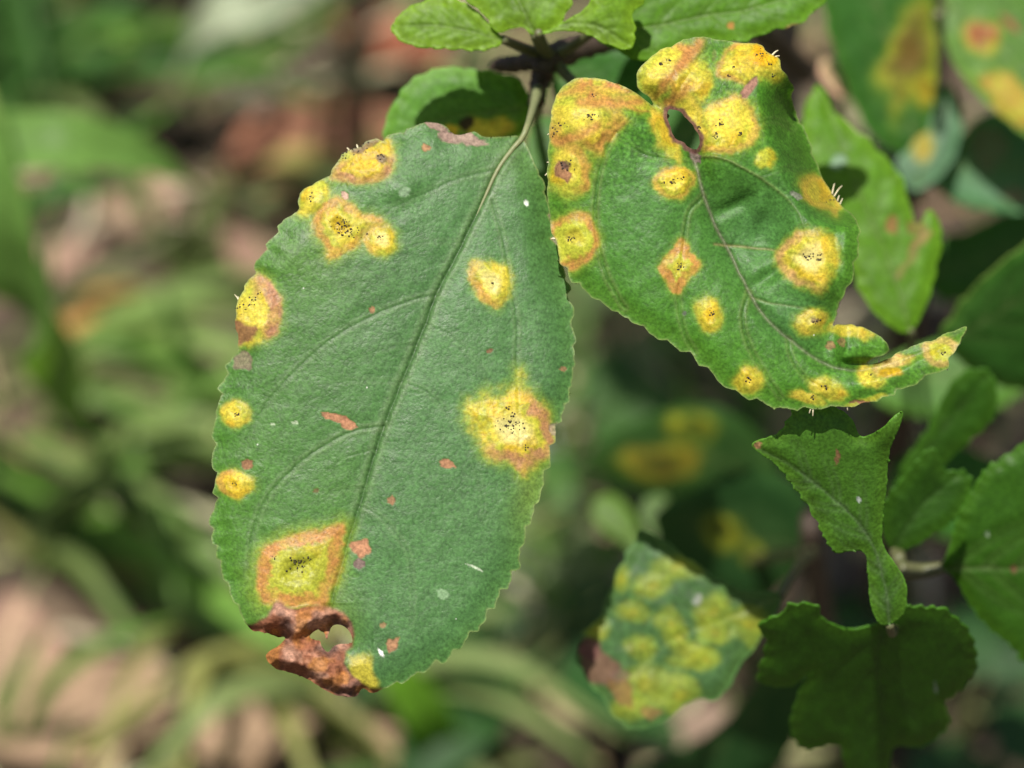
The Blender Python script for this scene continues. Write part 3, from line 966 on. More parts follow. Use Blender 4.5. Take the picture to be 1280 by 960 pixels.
def pebble(px, py, size, label, seed):
    c = P(px, py, GD(px, py, size * 0.45))
    r = np.random.default_rng(seed)
    V = []; n = 9; m = 12
    for i in range(n):
        a = math.pi * i / (n - 1)
        for j in range(m):
            b = 2 * math.pi * j / m
            d = np.array([math.sin(a) * math.cos(b), math.sin(a) * math.sin(b) * 0.75, math.cos(a) * 0.6])
            k = 1 + 0.16 * math.sin(3 * d[0] + seed) * math.cos(4 * d[1] + seed) + 0.1 * math.sin(7 * d[2] + 5 * d[0])
            V.append(d * k * size * 0.5)
    F = [[i * m + j, (i + 1) * m + j, (i + 1) * m + (j + 1) % m, i * m + (j + 1) % m] for i in range(n - 1) for j in range(m)]
    o = link("pebble", mesh("pebble", np.array(V), np.array(F)), M_STONE, None, c)
    return tag(o, label, "pebble")


pebble(175, 556, 0.017, "small whitish pebble under slanting grass blades", 1)
pebble(105, 440, 0.010, "grey pebble at the foot of the upright pale blade", 2)
pebble(20, 52, 0.012, "pale grey pebble in the dark grass", 3)
pebble(615, 700, 0.030, "white pebble behind the long leaf's margin", 4)
pebble(545, 782, 0.024, "white pebble among pale grass", 5)
pebble(690, 560, 0.016, "dull stone in shade beside the largest spot", 6)


# ================================================================== the spotted apple sapling
trunk_top = P(1003, -150, 0.475); trunk_foot = P(1020, 800, GD(1020, 800)); trunk_foot[2] = -0.01
ORG = ORG
SAP = np.array([trunk_foot[0], trunk_foot[1], 0.0])
sapling = thing("apple_sapling", SAP, "young apple sapling whose two big sharp leaves carry yellow rust spots", "sapling")
tt = [trunk_foot * (1 - t) + trunk_top * t + np.array([0.006 * math.sin(6 * t), 0.004 * math.sin(9 * t), 0]) for t in np.linspace(0, 1, 9)]
CR = [trunk_top + np.array(v) for v in ((.006, .004, .09), (.012, .010, .20), (.010, .018, .32), (.016, .02, .42))]  # trunk carried on out of view to bear the added shading crown
tube("trunk", tt + CR, np.concatenate([np.linspace(0.0065, 0.0046, 9), [.0040, .0034, .0026, .0014]]), M_BARK, sapling, SAP, 12, 0.15)
tj = trunk_foot * 0.17 + trunk_top * 0.83
NODE = P(690, 72, 0.384)
tube("twig", [tj, P(930, 25, .44), P(820, 35, .405), P(740, 55, .390), NODE, P(676, 92, .383)], [.0028, .0022, .0020, .0019, .0021, .0017], M_TWIG, sapling, SAP, 10, 0.3)
tube("twig", [NODE, P(665, 76, .386), P(640, 80, .389), P(617, 82, .392)], [.0018, .0015, .0014, .0010], M_TWIG, sapling, SAP, 9, 0.4, 5)
tube("twig", [NODE, P(676, 100, .384), P(671, 128, .381)], [.0017, .0015, .0012], M_TWIG, sapling, SAP, 9, 0.3, 6)
BUD = P(633, 79, .388)

# ------------------------------------------------------------------ the long leaf with the withered tip
L1 = [(648, 170, 0), (630, 171, 0), (606, 171, 0), (592, 165, 0), (576, 169, 0), (565, 167, 0), (556, 157, 0), (532, 153, .1), (512, 161, .4), (490, 169), (459, 178, .5), (427, 194, .4),
      (412, 217, .5), (396, 228, .3), (378, 238, 0), (373, 250, 0), (374, 262, 0), (361, 270, .6), (345, 288), (331, 314), (317, 337), (307, 358, .4), (298, 375, .2), (294, 400, .3), (298, 431, .3),
      (289, 451), (276, 480), (273, 500), (267, 540), (266, 580), (270, 625), (263, 660), (272, 697), (287, 740, .8), (307, 779, .2),
      (316, 788, 0), (331, 791, 0), (347, 795, 0), (357, 797, 0), (349, 806, 0), (336, 815, 0), (333, 823, 0), (344, 836, 0), (361, 840, 0), (383, 848, 0), (401, 859, 0), (417, 868, 0),
      (431, 870, 0), (445, 871, 0), (453, 861, 0), (462, 865, 0), (471, 865, 0), (479, 861, 0), (492, 857, .6), (524, 843), (543, 829), (561, 822), (583, 800), (607, 774), (625, 744), (646, 712),
      (656, 674), (671, 631), (686, 580), (698, 529), (709, 506), (714, 480), (718, 450), (716, 394), (706, 340), (692, 290), (681, 234, .6), (668, 203, .2), (657, 180, 0)]
P1 = outline(L1, (445, 868), 30, 7.5, 11, 1.6)
HOLE1 = crom([(387, 795), (397, 787), (405, 790), (408, 798), (415, 783), (425, 781), (435, 787), (440, 797), (439, 804), (425, 805), (417, 808), (410, 815), (402, 808), (400, 801), (392, 800)], 2, True)
MID1 = [(654, 172), (640, 187), (623, 211), (603, 253), (585, 290), (564, 331), (545, 370), (521, 432), (499, 485), (480, 532), (465, 579), (447, 640), (430, 696), (413, 757), (404, 785)]
VD = np.array([0.030, 0.085, 0.015]); VP = np.array([0.17, 0.26, 0.11])
V1 = [dict(p=MID1, w=2.7, g=2.6, c=VD, o=.75, fade=.35, c2=VP, o2=.45),
      dict(p=[(545, 368), (513, 376), (474, 390), (435, 411), (404, 432), (357, 475), (318, 528), (300, 570)], w=1.6, g=.8, c=VD, o=.55, c2=VP, o2=.3, fade=.6),
      dict(p=[(480, 532), (439, 540), (404, 558), (370, 582), (339, 614), (322, 644), (313, 683), (311, 720)], w=1.7, g=.9, c=VD, o=.5, c2=VP, o2=.45, fade=.4),
      dict(p=[(619, 212), (590, 219), (564, 227), (513, 249), (478, 268), (440, 300)], w=1.5, g=.6, c=VD, o=.45, c2=VP, o2=.3, fade=.7),
      dict(p=[(615, 249), (625, 284), (632, 315), (638, 354), (646, 401), (646, 460), (649, 540), (645, 600)], w=1.5, g=.6, c=VD, o=.4, c2=VP, o2=.35, fade=.2),
      dict(p=[(499, 478), (470, 476), (436, 477), (400, 482)], w=1.3, g=.3, o=.15, c2=VP, o2=.2, fade=.8),
      dict(p=[(455, 609), (420, 614), (385, 628)], w=1.4, g=.3, o=.15, c2=VP, o2=.25, fade=.7),
      dict(p=[(573, 303), (540, 302), (521, 305), (480, 318)], w=1.2, g=.25, o=.1, c2=VP, o2=.2, fade=.8),
      dict(p=[(503, 476), (540, 495), (575, 540), (600, 600), (606, 650)], w=1.4, g=.3, o=.12, c2=VP, o2=.2, fade=.6),
      dict(p=[(449, 632), (480, 650), (510, 690), (516, 740), (514, 780)], w=1.3, g=.3, o=.12, c2=VP, o2=.25, fade=.5),
      dict(p=[(532, 404), (570, 425), (610, 470), (640, 520)], w=1.3, g=.3, o=.12, c2=VP, o2=.15, fade=.7),
      dict(p=[(522, 430), (480, 436), (440, 452), (415, 480)], w=1.2, g=.25, o=.1, c2=VP, o2=.12, fade=.8),
      dict(p=[(470, 562), (430, 572), (395, 600)], w=1.1, g=.6, o=.12, c2=VP, o2=.12, fade=.8)]
SP1 = [dict(poly=[(411, 212), (427, 195), (439, 180), (467, 174), (482, 169), (493, 188), (491, 205), (482, 222), (457, 229), (431, 226), (414, 222)], c=(452, 198), r=(42, 27), a=-25, body=YEL * .9, core=GOLD, core_r=.75, core_o=.95, rim=.85, rim_c=PNK * 1.05, rdir=80, rlo=.35, rhi=.7, rim0=.5, halo=.5, bump=3, dots=[(443, 186, 26, 8), (477, 197, 9, 3), (430, 195, 5, 4)]),
       dict(c=(389, 246), r=(19, 22), a=30, body=YEL, rim=0, core=YEL * 1.02, halo=.7, halo_r=1.7, bump=4, dimple=0, dots=[(387, 247, 9, 2.2)]),
       dict(poly=[(392, 272), (401, 259), (418, 249), (433, 250), (448, 265), (472, 272), (478, 282), (459, 295), (450, 306), (433, 316), (412, 323), (405, 306), (394, 291)], c=(430, 284), r=(42, 34), a=20, p=1.7, body=YEL * .98, rim=.75, rim0=.62, core=GOLD * .8, core_r=.45, halo=.55, bump=4, dimple=1.3, dots=[(428, 282, 30, 6), (438, 288, 26, 7)]),
       dict(c=(475, 299), r=(21, 20), body=YEL, rim=.5, rdir=200, core=CRM, core_r=.7, core_o=.5, halo=.5, bump=3, dimple=0, dots=[(475, 298, 5, 2)]),
       dict(poly=[(317, 343), (333, 347), (347, 367), (352, 390), (347, 413), (327, 427), (298, 432), (288, 413), (286, 387), (305, 360)], c=(318, 386), r=(30, 46), a=12, body=YEL * .95, rim=.95, rim_c=PNK, rdir=-10, rlo=.45, rhi=.7, rim0=.28, core=YEL, halo=.5, bump=3, dots=[(307, 383, 14, 6), (318, 372, 6, 4)]),
       dict(poly=[(588, 331), (599, 327), (634, 333), (640, 358), (625, 384), (603, 376), (591, 354), (585, 342)], c=(614, 355), r=(26, 26), a=20, p=2.4, body=YEL, rim=.7, rdir=150, rlo=.2, rhi=.8, rim0=.5, core=CRM, core_r=.6, core_o=.7, halo=.4, bump=2.5, dots=[(616, 354, 6, 1.6)]),
       dict(poly=[(648, 464), (656, 485), (670, 500), (685, 521), (692, 546), (687, 569), (668, 579), (654, 594), (641, 579), (622, 577), (606, 567), (595, 544), (584, 519), (583, 506), (602, 502), (604, 490), (620, 496), (633, 487), (643, 477)], c=(640, 532), r=(54, 46), a=10, p=1.7, rag=.28, warp=6, body=YEL, rim=.85, rim_c=PNK * 1.08, rdir=40, rlo=.3, rhi=.6, rim0=.56, core=CRM, core_r=.55, core_o=.85, halo=.75, halo_r=1.45, bump=4, dots=[(640, 533, 34, 7), (636, 510, 6, 3), (657, 559, 6, 1.8), (634, 523, 5, 5)]),
       dict(c=(296, 518), r=(17, 16), body=YEL, rim=.15, core=YEL * .9, halo=.4, bump=3, dots=[(296, 518, 8, 1.5)]),
       dict(c=(292, 605), r=(23, 18), body=YEL, rim=.8, rdir=180, rim0=.5, core=GOLD, halo=.4, bump=3, dots=[(294, 604, 6, 2)]),
       dict(poly=[(327, 690), (345, 677), (372, 667), (400, 664), (430, 656), (425, 690), (426, 705), (420, 725), (410, 740), (407, 759), (382, 757), (365, 759), (345, 754), (327, 750), (322, 727), (324, 707)], c=(374, 708), r=(52, 47), a=-22, p=1.45, body=LIM, rim=.95, rim0=.56, rim_c=ORG * 1.0, core=LIM * .9, halo=.8, halo_r=1.5, bump=3.5, dimple=2.0, label="large squarish rust spot with an orange rim and yellow green middle", dots=[(371, 705, 26, 5), (380, 700, 8, 5), (342, 697, 5, 2)])]
FL1 = [(418, 524, 16, 6, 12, TAN, .95), (436, 531, 11, 7, 25, TAN * 1.05, .95), (309, 579, 7, 7, 0, TAN * .8, .9), (558, 580, 10, 5, 0, TAN, .9), (490, 626, 5, 5, 0, TAN * .8, .8), (450, 685, 13, 11, 0, TAN * 1.15, .95),
       (450, 704, 9, 6, 10, np.array([.22, .14, .13]), .9), (491, 806, 7, 11, 20, TAN * .9, .85), (303, 451, 12, 13, 20, np.array([.25, .16, .13]), .65), (465, 386, 4, 4, 0, TAN * .8, .8), (613, 439, 5, 3, -20, BRN, .8),
       (533, 184, 6, 5, 0, TAN, .8), (431, 245, 4, 6, -20, np.array([.6, .38, .3]), .9), (478, 783, 4, 4, 0, TAN, .6), (396, 613, 4, 3, 0, BRN, .6), (704, 461, 4, 4, 0, TAN * .7, .7), (691, 536, 5, 8, 0, np.array([.35, .25, .2]), .7),
       (442, 718, 8, 4, 20, np.array([.10, .22, .05]), .7), (337, 255, 3, 2, 0, BRN, .6), (427, 318, 2, 2, 0, BRN, .6), (547, 160, 15, 5, 22, np.array([.30, .20, .16]), .95), (582, 174, 27, 7, 2, np.array([.36, .25, .2]), .95), (561, 169, 9, 6, 45, np.array([.30, .2, .16]), .9),
       (507, 240, 8, 6, 0, np.array([.30, .42, .26]), .7), (553, 743, 8, 6, 0, np.array([.26, .40, .22]), .7), (657, 253, 2.5, 5, -15, np.array([.75, .8, .72]), 1), (476, 815, 2, 5, -25, np.array([.8, .8, .75]), 1), (594, 710, 12, 1.6, 25, np.array([.5, .58, .42]), .8),  # first entry is a whitish sheen painted on, the others pale marks
       (342, 530, 3, 2, 0, np.array([.5, .6, .4]), .8), (370, 528, 4, 2, 0, np.array([.5, .6, .4]), .8)]
BROWN1 = crom([(300, 790), (322, 778), (336, 770), (342, 754), (352, 753), (366, 761), (386, 758), (412, 760), (428, 766), (440, 781), (442, 800), (440, 808), (432, 812), (431, 830), (440, 842), (452, 852), (462, 860), (480, 866), (470, 900), (380, 900), (300, 850)], 3, True)


def brown1(X, Y):
    s, _, _ = poly_sd(X, Y, BROWN1, 60)
    return s + 3.0 * fbm(X, Y, 12, 61, 3)


def relief1(X, Y, sd):
    d, side, t = line_d(X, Y, MID1)
    h = 0.13 * (Y - 520) - 0.02 * (X - 490)
    h = h - 0.00035 * (X - 470) ** 2 * 0.6 - 0.00006 * (Y - 520) ** 2
    h = h + 3.5 * (1 - np.exp(-d / 30.0))                       # shallow trough along the midrib
    h = h + quilt(X, Y, V1[:5], 1.3, 30)
    h = h - 7 * sst(-46, 0, sd) ** 2                           # margin turns down
    h = h - 14 * gauss(X, Y, 705, 300, 32, 80)                 # dips behind its neighbour
    h = h + 1.3 * fbm(X, Y, 60, 70, 3) + 0.5 * fbm(X, Y, 14, 71, 2)
    h = h + 5 * gauss(X, Y, 505, 236, 26, 14, -20) + 4 * gauss(X, Y, 335, 320, 40, 30)
    h = h + 2.2 * np.sin((X * 0.5 + Y) / 14.0) * sst(-26, -4, sd) * 0.4
    b = brown1(X, Y)
    w = sst(6, -12, b)
    cr = 1 - np.abs(fbm(X, Y, 34, 81, 2)) * 2.2
    h = h + w * (8 * cr + 8 * fbm(X, Y, 20, 82, 3) + 3.5 * fbm(X, Y, 7, 83, 2))
    h = h - w * 20 * gauss(X, Y, 366, 802, 30, 9, 35) + w * 14 * gauss(X, Y, 345, 775, 26, 12, -20) + w * 10 * gauss(X, Y, 380, 830, 40, 10, 25)
    h = h - w * 16 * sst(-14, 0, sd)
    return h


def paint1(X, Y, sd):
    n = len(X)
    base = np.array([0.066, 0.178, 0.030])
    col = np.tile(base, (n, 1)) * (1 + 0.14 * fbm(X, Y, 120, 50, 3) + 0.10 * fbm(X, Y, 14, 51, 3) + 0.12 * fbm(X, Y, 4, 52, 2))[:, None]
    col = mix(col, (0.095, 0.200, 0.030), 0.55 * gauss(X, Y, 375, 320, 60, 40) + 0.4 * gauss(X, Y, 640, 200, 50, 40))
    col = mix(col, (0.16, 0.27, 0.030), np.clip(1.1 * gauss(X, Y, 676, 612, 28, 62, 12) + 0.9 * gauss(X, Y, 308, 742, 26, 52, -15) + 0.5 * gauss(X, Y, 420, 770, 30, 40), 0, 1))
    col = mix(col, (0.072, 0.20, 0.018), np.clip(0.85 * gauss(X, Y, 290, 660, 60, 120) + 0.55 * gauss(X, Y, 410, 640, 40, 110, 20) + 0.4 * sst(-22, -2, sd) + .35 * gauss(X, Y, 330, 330, 60, 60), 0, 1))
    col = mix(col, col * np.array([1.12, 1.03, 1.75]), sst(300, 520, X + 0.25 * (Y - 500)))  # bluish sheen painted into the colour towards the right side
    H = np.zeros(n); dry = np.zeros(n)
    col, H = network(X, Y, col, H, 301)
    col, H = vein_paint(X, Y, col, H, V1)
    col, H, dry = paint_spots(X, Y, col, H, dry, SP1)
    # dark lower end of the marginal spot
    k = sst(1.15, .75, spot_r(X, Y, dict(c=(309, 415), r=(15, 16), poly=[(292, 398), (305, 402), (324, 410), (318, 424), (298, 433), (290, 418)]))[0])
    col = mix(col, BRN * 1.0, .9 * k); dry = np.maximum(dry, k)
    k = sst(1.1, .7, spot_r(X, Y, dict(c=(455, 182), r=(22, 6), a=-25))[0])
    col = mix(col, BRN * .7, .8 * k)
    k = sst(1.15, .6, spot_r(X, Y, dict(c=(478, 197), r=(9, 7), a=0))[0])
    col = mix(col, np.array([.13, .08, .07]), .8 * k)
    k = sst(1.1, .6, spot_r(X, Y, dict(c=(455, 838), r=(30, 20), a=48, rag=.2))[0])
    col = mix(col, YEL * .85, .9 * k)
    col, H, dry = blotch(X, Y, col, H, dry, FL1)
    col, H = vein_paint(X, Y, col, H, [dict(p=MID1, w=2.2, g=0, c=VD * 1.3, o=.35, fade=.3)])
    b = brown1(X, Y); w = sst(3, -2, b)
    br = np.tile(np.array([.27, .105, .055]), (n, 1))
    br = mix(br, (.46, .25, .17), sst(-.1, .45, fbm(X, Y, 20, 91, 3)))
    br = mix(br, (.13, .075, .06), sst(.05, .55, fbm(X, Y, 30, 92, 3)))
    br = mix(br, (.40, .17, .04), .7 * sst(.15, .6, fbm(X, Y, 18, 93, 2)))
    br = br * (1 + .25 * fbm(X, Y, 5, 94, 2))[:, None]
    br = mix(br, (.06, .03, .02), .7 * sst(-6, 0, b) * sst(4, 0, b) * 0.6)
    col = mix(col, br, w); dry = np.maximum(dry, w)
    return col, H, dry


def patch_list(spots, names="rust_spot"):
    out = []
    for s in spots:
        if s.get("patch", True):
            out.append((names, (lambda s: lambda x, y: spot_r(x, y, s)[0] < 1.0)(s), s.get("label")))
    return out


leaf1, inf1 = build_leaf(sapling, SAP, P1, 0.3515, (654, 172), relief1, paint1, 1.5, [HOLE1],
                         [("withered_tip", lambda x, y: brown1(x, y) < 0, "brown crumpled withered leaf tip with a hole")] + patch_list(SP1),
                         M_LEAF, label="large long green leaf with rust spots and a brown withered tip")
specks(leaf1, inf1, [d for s in SP1 for d in s.get("dots", [])], 1.05)
horns(leaf1, inf1, [(296, 374, -.6, -.8, 9, .9), (299, 376, -.3, -1, 7, .8), (436, 188, -.6, -.7, 5, 1.2), (446, 183, -.3, -1, 5, 1.4)])
def on1(x, y, up):
    j = np.argmin((inf1["X"] - x) ** 2 + (inf1["Y"] - y) ** 2)
    return inf1["W"][j] + inf1["N"][j] * up


tube("petiole", [on1(592, 276, -.0002), on1(606, 247, .00002), on1(623, 211, .00008), on1(640, 188, .0001), on1(652, 173, .0001), P(660, 155, .3615), P(667, 132, .373), P(672, 112, .382)],
     [.00012, .00022, .0003, .00036, .0004, .00046, .0006, .0009], M_PETIOLE, leaf1, inf1["anchor"], 9)

# ------------------------------------------------------------------ the curled leaf with the hole
L2 = [(818, 133, 0), (812, 122, 0), (799, 112, 0), (796, 100, .1), (799, 86, .2), (816, 69, .3), (847, 53, .4), (873, 46, .2), (920, 53, .2), (946, 55, .3), (967, 70), (980, 86), (990, 108), (993, 138), (1005, 155), (1010, 174, .6), (1024, 212, .3), (1037, 238, .2),
      (1055, 260, .2), (1071, 274, .2), (1074, 300), (1069, 332), (1061, 358), (1048, 380), (1045, 395, 0), (1040, 409, 0), (1046, 405, 0), (1060, 406, .3), (1077, 409, .4), (1097, 419, .2), (1109, 429, .2), (1112, 438, 0), (1106, 443, 0), (1094, 447, 0), (1082, 455, 0),
      (1093, 455, 0), (1110, 450, 0), (1129, 437, .4), (1160, 426, .6), (1186, 416, .6), (1209, 408, 0), (1197, 431, .6), (1183, 457), (1155, 474), (1118, 491), (1103, 499), (1056, 508, .6), (993, 511), (967, 508), (910, 485), (868, 448), (827, 424), (785, 399), (738, 369), (707, 339),
      (695, 304, .4), (687, 275, .3), (684, 228, .3), (686, 176, .3), (690, 135, .3), (704, 108, .2), (728, 97, .2), (764, 102, 0), (798, 118, 0), (812, 130, 0)]
P2 = outline(L2, (1209, 408), 33, 6.5, 23, 1.6, 0.7)
HOLE2 = crom([(834, 139), (846, 137), (856, 145), (866, 156), (872, 168), (875, 180), (868, 188), (860, 183), (852, 177), (843, 171), (838, 160)], 2, True)
HOLE2 = HOLE2 + np.stack([1.6 * fbm(HOLE2[:, 0], HOLE2[:, 1], 7, 3, 2), 1.6 * fbm(HOLE2[:, 0], HOLE2[:, 1], 7, 4, 2)], 1)
MID2 = [(818, 134), (840, 150), (866, 196), (872, 214), (881, 249), (895, 285), (910, 312), (941, 374), (960, 400), (983, 421), (1025, 452), (1066, 463), (1110, 456), (1160, 438), (1203, 412)]
GV = np.array([.20, .20, .13]); PVN = np.array([.15, .22, .06])
V2 = [dict(p=MID2[2:], w=2.4, g=3.0, c=GV, o=.8, fade=.7, c2=VD * 1.4, o2=.35),
      dict(p=[(868, 196), (900, 197), (936, 213), (972, 238), (998, 266), (1010, 300)], w=2.0, g=-2.5, c=np.array([.24, .26, .10]), o=.6, fade=.8),
      dict(p=[(893, 306), (930, 309), (960, 312), (985, 316), (1015, 322)], w=1.6, g=1.2, c=np.array([.36, .26, .12]), o=.55, fade=.3),
      dict(p=[(938, 372), (965, 379), (1000, 384), (1030, 392)], w=1.4, g=1.0, c=np.array([.26, .25, .12]), o=.4, fade=.5),
      dict(p=[(870, 205), (840, 200), (800, 190), (770, 165)], w=1.3, g=1.0, o=.2, c2=PVN, o2=.3),
      dict(p=[(866, 200), (830, 160), (780, 170), (755, 200), (745, 240), (744, 290), (752, 320), (765, 360)], w=1.5, g=1.4, o=.2, c2=PVN, o2=.6, fade=.2) if False else
      dict(p=[(770, 165), (755, 195), (746, 235), (744, 285), (752, 325), (768, 365), (780, 385)], w=1.6, g=1.6, o=.25, c2=PVN, o2=.6, fade=.2),
      dict(p=[(878, 245), (862, 265), (855, 300), (850, 340), (848, 380), (855, 415), (868, 440)], w=1.5, g=1.5, o=.25, c2=PVN, o2=.5, fade=.3),
      dict(p=[(935, 366), (929, 390), (930, 410), (940, 440), (958, 470), (975, 495)], w=1.5, g=1.5, o=.25, c2=PVN, o2=.5, fade=.3),
      dict(p=[(985, 423), (990, 445), (1005, 470), (1035, 490)], w=1.3, g=1.0, o=.2, c2=PVN, o2=.4, fade=.3),
      dict(p=[(838, 138), (850, 110), (870, 80), (885, 55)], w=2.0, g=1.6, o=.3, c2=PVN, o2=.3, fade=.3),
      dict(p=[(880, 190), (920, 165), (965, 150), (992, 160)], w=1.4, g=1.2, o=.25, c2=PVN, o2=.3, fade=.4),
      dict(p=[(950, 220), (985, 210), (1010, 215)], w=1.2, g=.8, o=.2, c2=PVN, o2=.2)]
SP2 = [dict(c=(733, 148), r=(50, 42), a=-12, rag=.2, warp=5, body=YEL, rim=.8, rim0=.55, rdir=80, rlo=.1, rhi=.8, core=YEL * 1.05, halo=.6, bump=5, dimple=.2, dots=[(737, 146, 14, 3), (698, 156, 8, 5), (740, 118, 5, 2), (694, 165, 6, 3)]),
       dict(c=(760, 115), r=(56, 17), a=10, rag=.2, warp=5, body=ORG * 1.02, rim=.3, rim_c=YEL, halo=.6, bump=1, core=YEL * .8, core_r=.5, core_o=.7),
       dict(c=(800, 132), r=(32, 10), a=20, body=LIM, rim=.5, halo=.6, bump=0),
       dict(c=(710, 215), r=(28, 30), a=10, body=YEL * .95, rim=.85, rdir=-10, rlo=.4, rhi=.8, rim0=.55, halo=.6, bump=4, dots=[(706, 205, 6, 4), (709, 212, 5, 4)]),
       dict(c=(716, 300), r=(31, 33), a=0, p=3.2, body=LIM * 1.15, rim=.9, rim0=.66, core=YEL * .8, halo=.5, bump=3.5, dimple=1, dots=[(714, 298, 12, 3)]),
       dict(poly=[(817, 228), (825, 215), (845, 207), (865, 215), (867, 230), (852, 247), (830, 246)], c=(843, 228), r=(26, 20), a=5, body=YEL, rim=.5, rim0=.6, core=YEL, halo=.5, bump=3, dots=[(842, 226, 9, 2.4), (830, 227, 5, 1.6), (851, 223, 5, 2)]),
       dict(poly=[(851, 299), (862, 315), (875, 331), (860, 350), (845, 368), (834, 352), (825, 332), (840, 312)], c=(850, 334), r=(24, 23), a=0, p=1.25, body=LIM * 1.1, rim=.9, rim0=.45, core=YEL * .95, halo=.4, bump=2.5, dots=[(850, 333, 14, 3)]),
       dict(c=(888, 391), r=(18, 20), body=YEL, rim=.1, core=GOLD, core_o=.6, halo=.6, bump=3, dots=[(889, 391, 10, 3)]),
       dict(c=(936, 476), r=(18, 17), a=30, body=YEL * .92, rim=.1, core=GOLD, core_o=.4, halo=.6, bump=3, dots=[(937, 475, 7, 2)]),
       dict(c=(830, 83), r=(38, 33), a=-40, rag=.18, body=YEL, rim=.8, rdir=20, rim0=.6, core=YEL * 1.0, halo=.6, bump=5, dimple=.1, dots=[(825, 80, 8, 1.6), (835, 76, 8, 2)]),
       dict(c=(862, 108), r=(18, 38), a=28, rag=.2, body=YEL * .9, rim=.7, rim0=.5, rdir=150, halo=.6, bump=3),
       dict(poly=[(897, 92), (905, 67), (922, 52), (944, 50), (960, 58), (972, 67), (982, 88), (977, 102), (966, 102), (947, 97), (930, 105), (913, 100)], c=(936, 80), r=(43, 27), a=10, rag=.18, body=YEL, rim=.65, rdir=190, rim0=.68, core=GOLD * 1.05, core_r=.7, core_o=.4, halo=.5, bump=5, dimple=.1, dots=[(950, 68, 16, 3.5), (917, 84, 6, 1.6), (912, 95, 4, 1.5), (967, 95, 5, 1.5), (962, 79, 4, 2)]),
       dict(c=(956, 68), r=(22, 17), body=GOLD * 1.08, rim=0, halo=0, bump=3, patch=False),
       dict(poly=[(866, 150), (880, 138), (901, 124), (922, 118), (938, 132), (947, 155), (943, 176), (920, 189), (893, 189), (874, 182)], c=(908, 155), r=(41, 36), a=0, rag=.15, body=YEL, rim=.75, rim0=.72, rim_c=np.array([.64, .36, .09]), core=YEL * 1.02, halo=.5, bump=5, dimple=.2, dots=[(901, 155, 14, 2.6), (894, 170, 14, 2.4), (925, 167, 8, 1.6), (873, 160, 5, 2)]),
       dict(c=(866, 150), r=(16, 34), a=-15, body=YEL * .95, rim=.2, halo=.5, bump=0, rag=.2),
       dict(c=(834, 168), r=(13, 30), a=-25, body=YEL * .9, rim=.2, halo=.6, bump=0, rag=.25),
       dict(c=(958, 199), r=(13, 11), body=LIM * 1.05, rim=0, halo=.5, bump=2, dimple=0),
       dict(c=(1026, 241), r=(27, 21), a=35, body=YEL * .8, rim=.3, halo=.5, bump=2, dots=[(1040, 249, 12, 5)]),
       dict(poly=[(972, 316), (992, 295), (1010, 286), (1035, 292), (1047, 310), (1049, 330), (1037, 350), (1027, 366), (1012, 360), (992, 352), (976, 335)], c=(1013, 323), r=(40, 38), a=20, p=2.2, body=YEL * .95, rim=.75, rim0=.66, rdir=175, rlo=.1, rhi=.7, rim_c=np.array([.55, .30, .13]), core=CRM, core_r=.6, core_o=.8, halo=.5, halo_r=1.3, bump=5, dimple=.4, dots=[(1009, 322, 14, 3), (1024, 324, 10, 3)]),
       dict(c=(1016, 403), r=(20, 18), body=YEL * .85, rim=.2, core=CRM, core_o=.6, halo=.7, bump=3, dots=[(1020, 402, 9, 2.4)]),
       dict(c=(1062, 413), r=(28, 9), a=8, body=YEL * .9, rim=.1, halo=.6, bump=1),
       dict(c=(1087, 469), r=(16, 13), a=10, body=YEL * .95, rim=.1, core=YEL * .85, halo=.7, bump=2, dots=[(1087, 468, 5, 1.4)]),
       dict(c=(1114, 454), r=(27, 10), a=-22, body=np.array([.66, .50, .17]), rim=.3, halo=.4, bump=1),
       dict(c=(1112, 466), r=(15, 6), a=-8, body=GOLD * .85, rim=.2, halo=.4, bump=1),
       dict(c=(1177, 440), r=(24, 19), a=-15, p=2.3, body=LIM * 1.1, rim=.7, rim_c=np.array([.55, .34, .14]), rim0=.5, halo=.4, bump=2, dots=[(1178, 441, 6, 1.8)]),
       dict(c=(1034, 485), r=(22, 15), a=35, body=YEL * .85, rim=.1, halo=.7, bump=2, dots=[(1032, 484, 7, 2.6)]),
       dict(c=(1010, 498), r=(21, 10), a=15, body=YEL * .8, rim=.1, halo=.7, bump=1, dots=[(1016, 498, 5, 3)]),
       dict(c=(1080, 501), r=(30, 5), a=-5, body=LIM * .9, rim=0, halo=.5, bump=0)]
FL2 = [(704, 216, 10, 14, -30, TAN * .7, .95), (708, 206, 6, 5, 0, np.array([.10, .06, .05]), .8), (937, 111, 6, 17, 32, np.array([.34, .17, .13]), .95), (868, 196, 6, 10, -15, np.array([.22, .15, .14]), .9),
       (997, 243, 7, 5, 30, np.array([.3, .28, .24]), .7), (1038, 432, 6, 6, 0, TAN * .7, .7), (1052, 427, 5, 5, 0, TAN * .7, .6), (855, 391, 3, 3, 0, np.array([.1, .08, .1]), .7), (1020, 402, 6, 4, 0, np.array([.16, .09, .07]), .7),
       (1086, 508, 16, 4.5, 5, np.array([.26, .10, .07]), .9), (1066, 503, 10, 1.8, -4, BRN, .8), (894, 70, 3, 7, 0, np.array([.2, .2, .06]), .5), (1009, 446, 0.1, .1, 0, BRN, 0)]


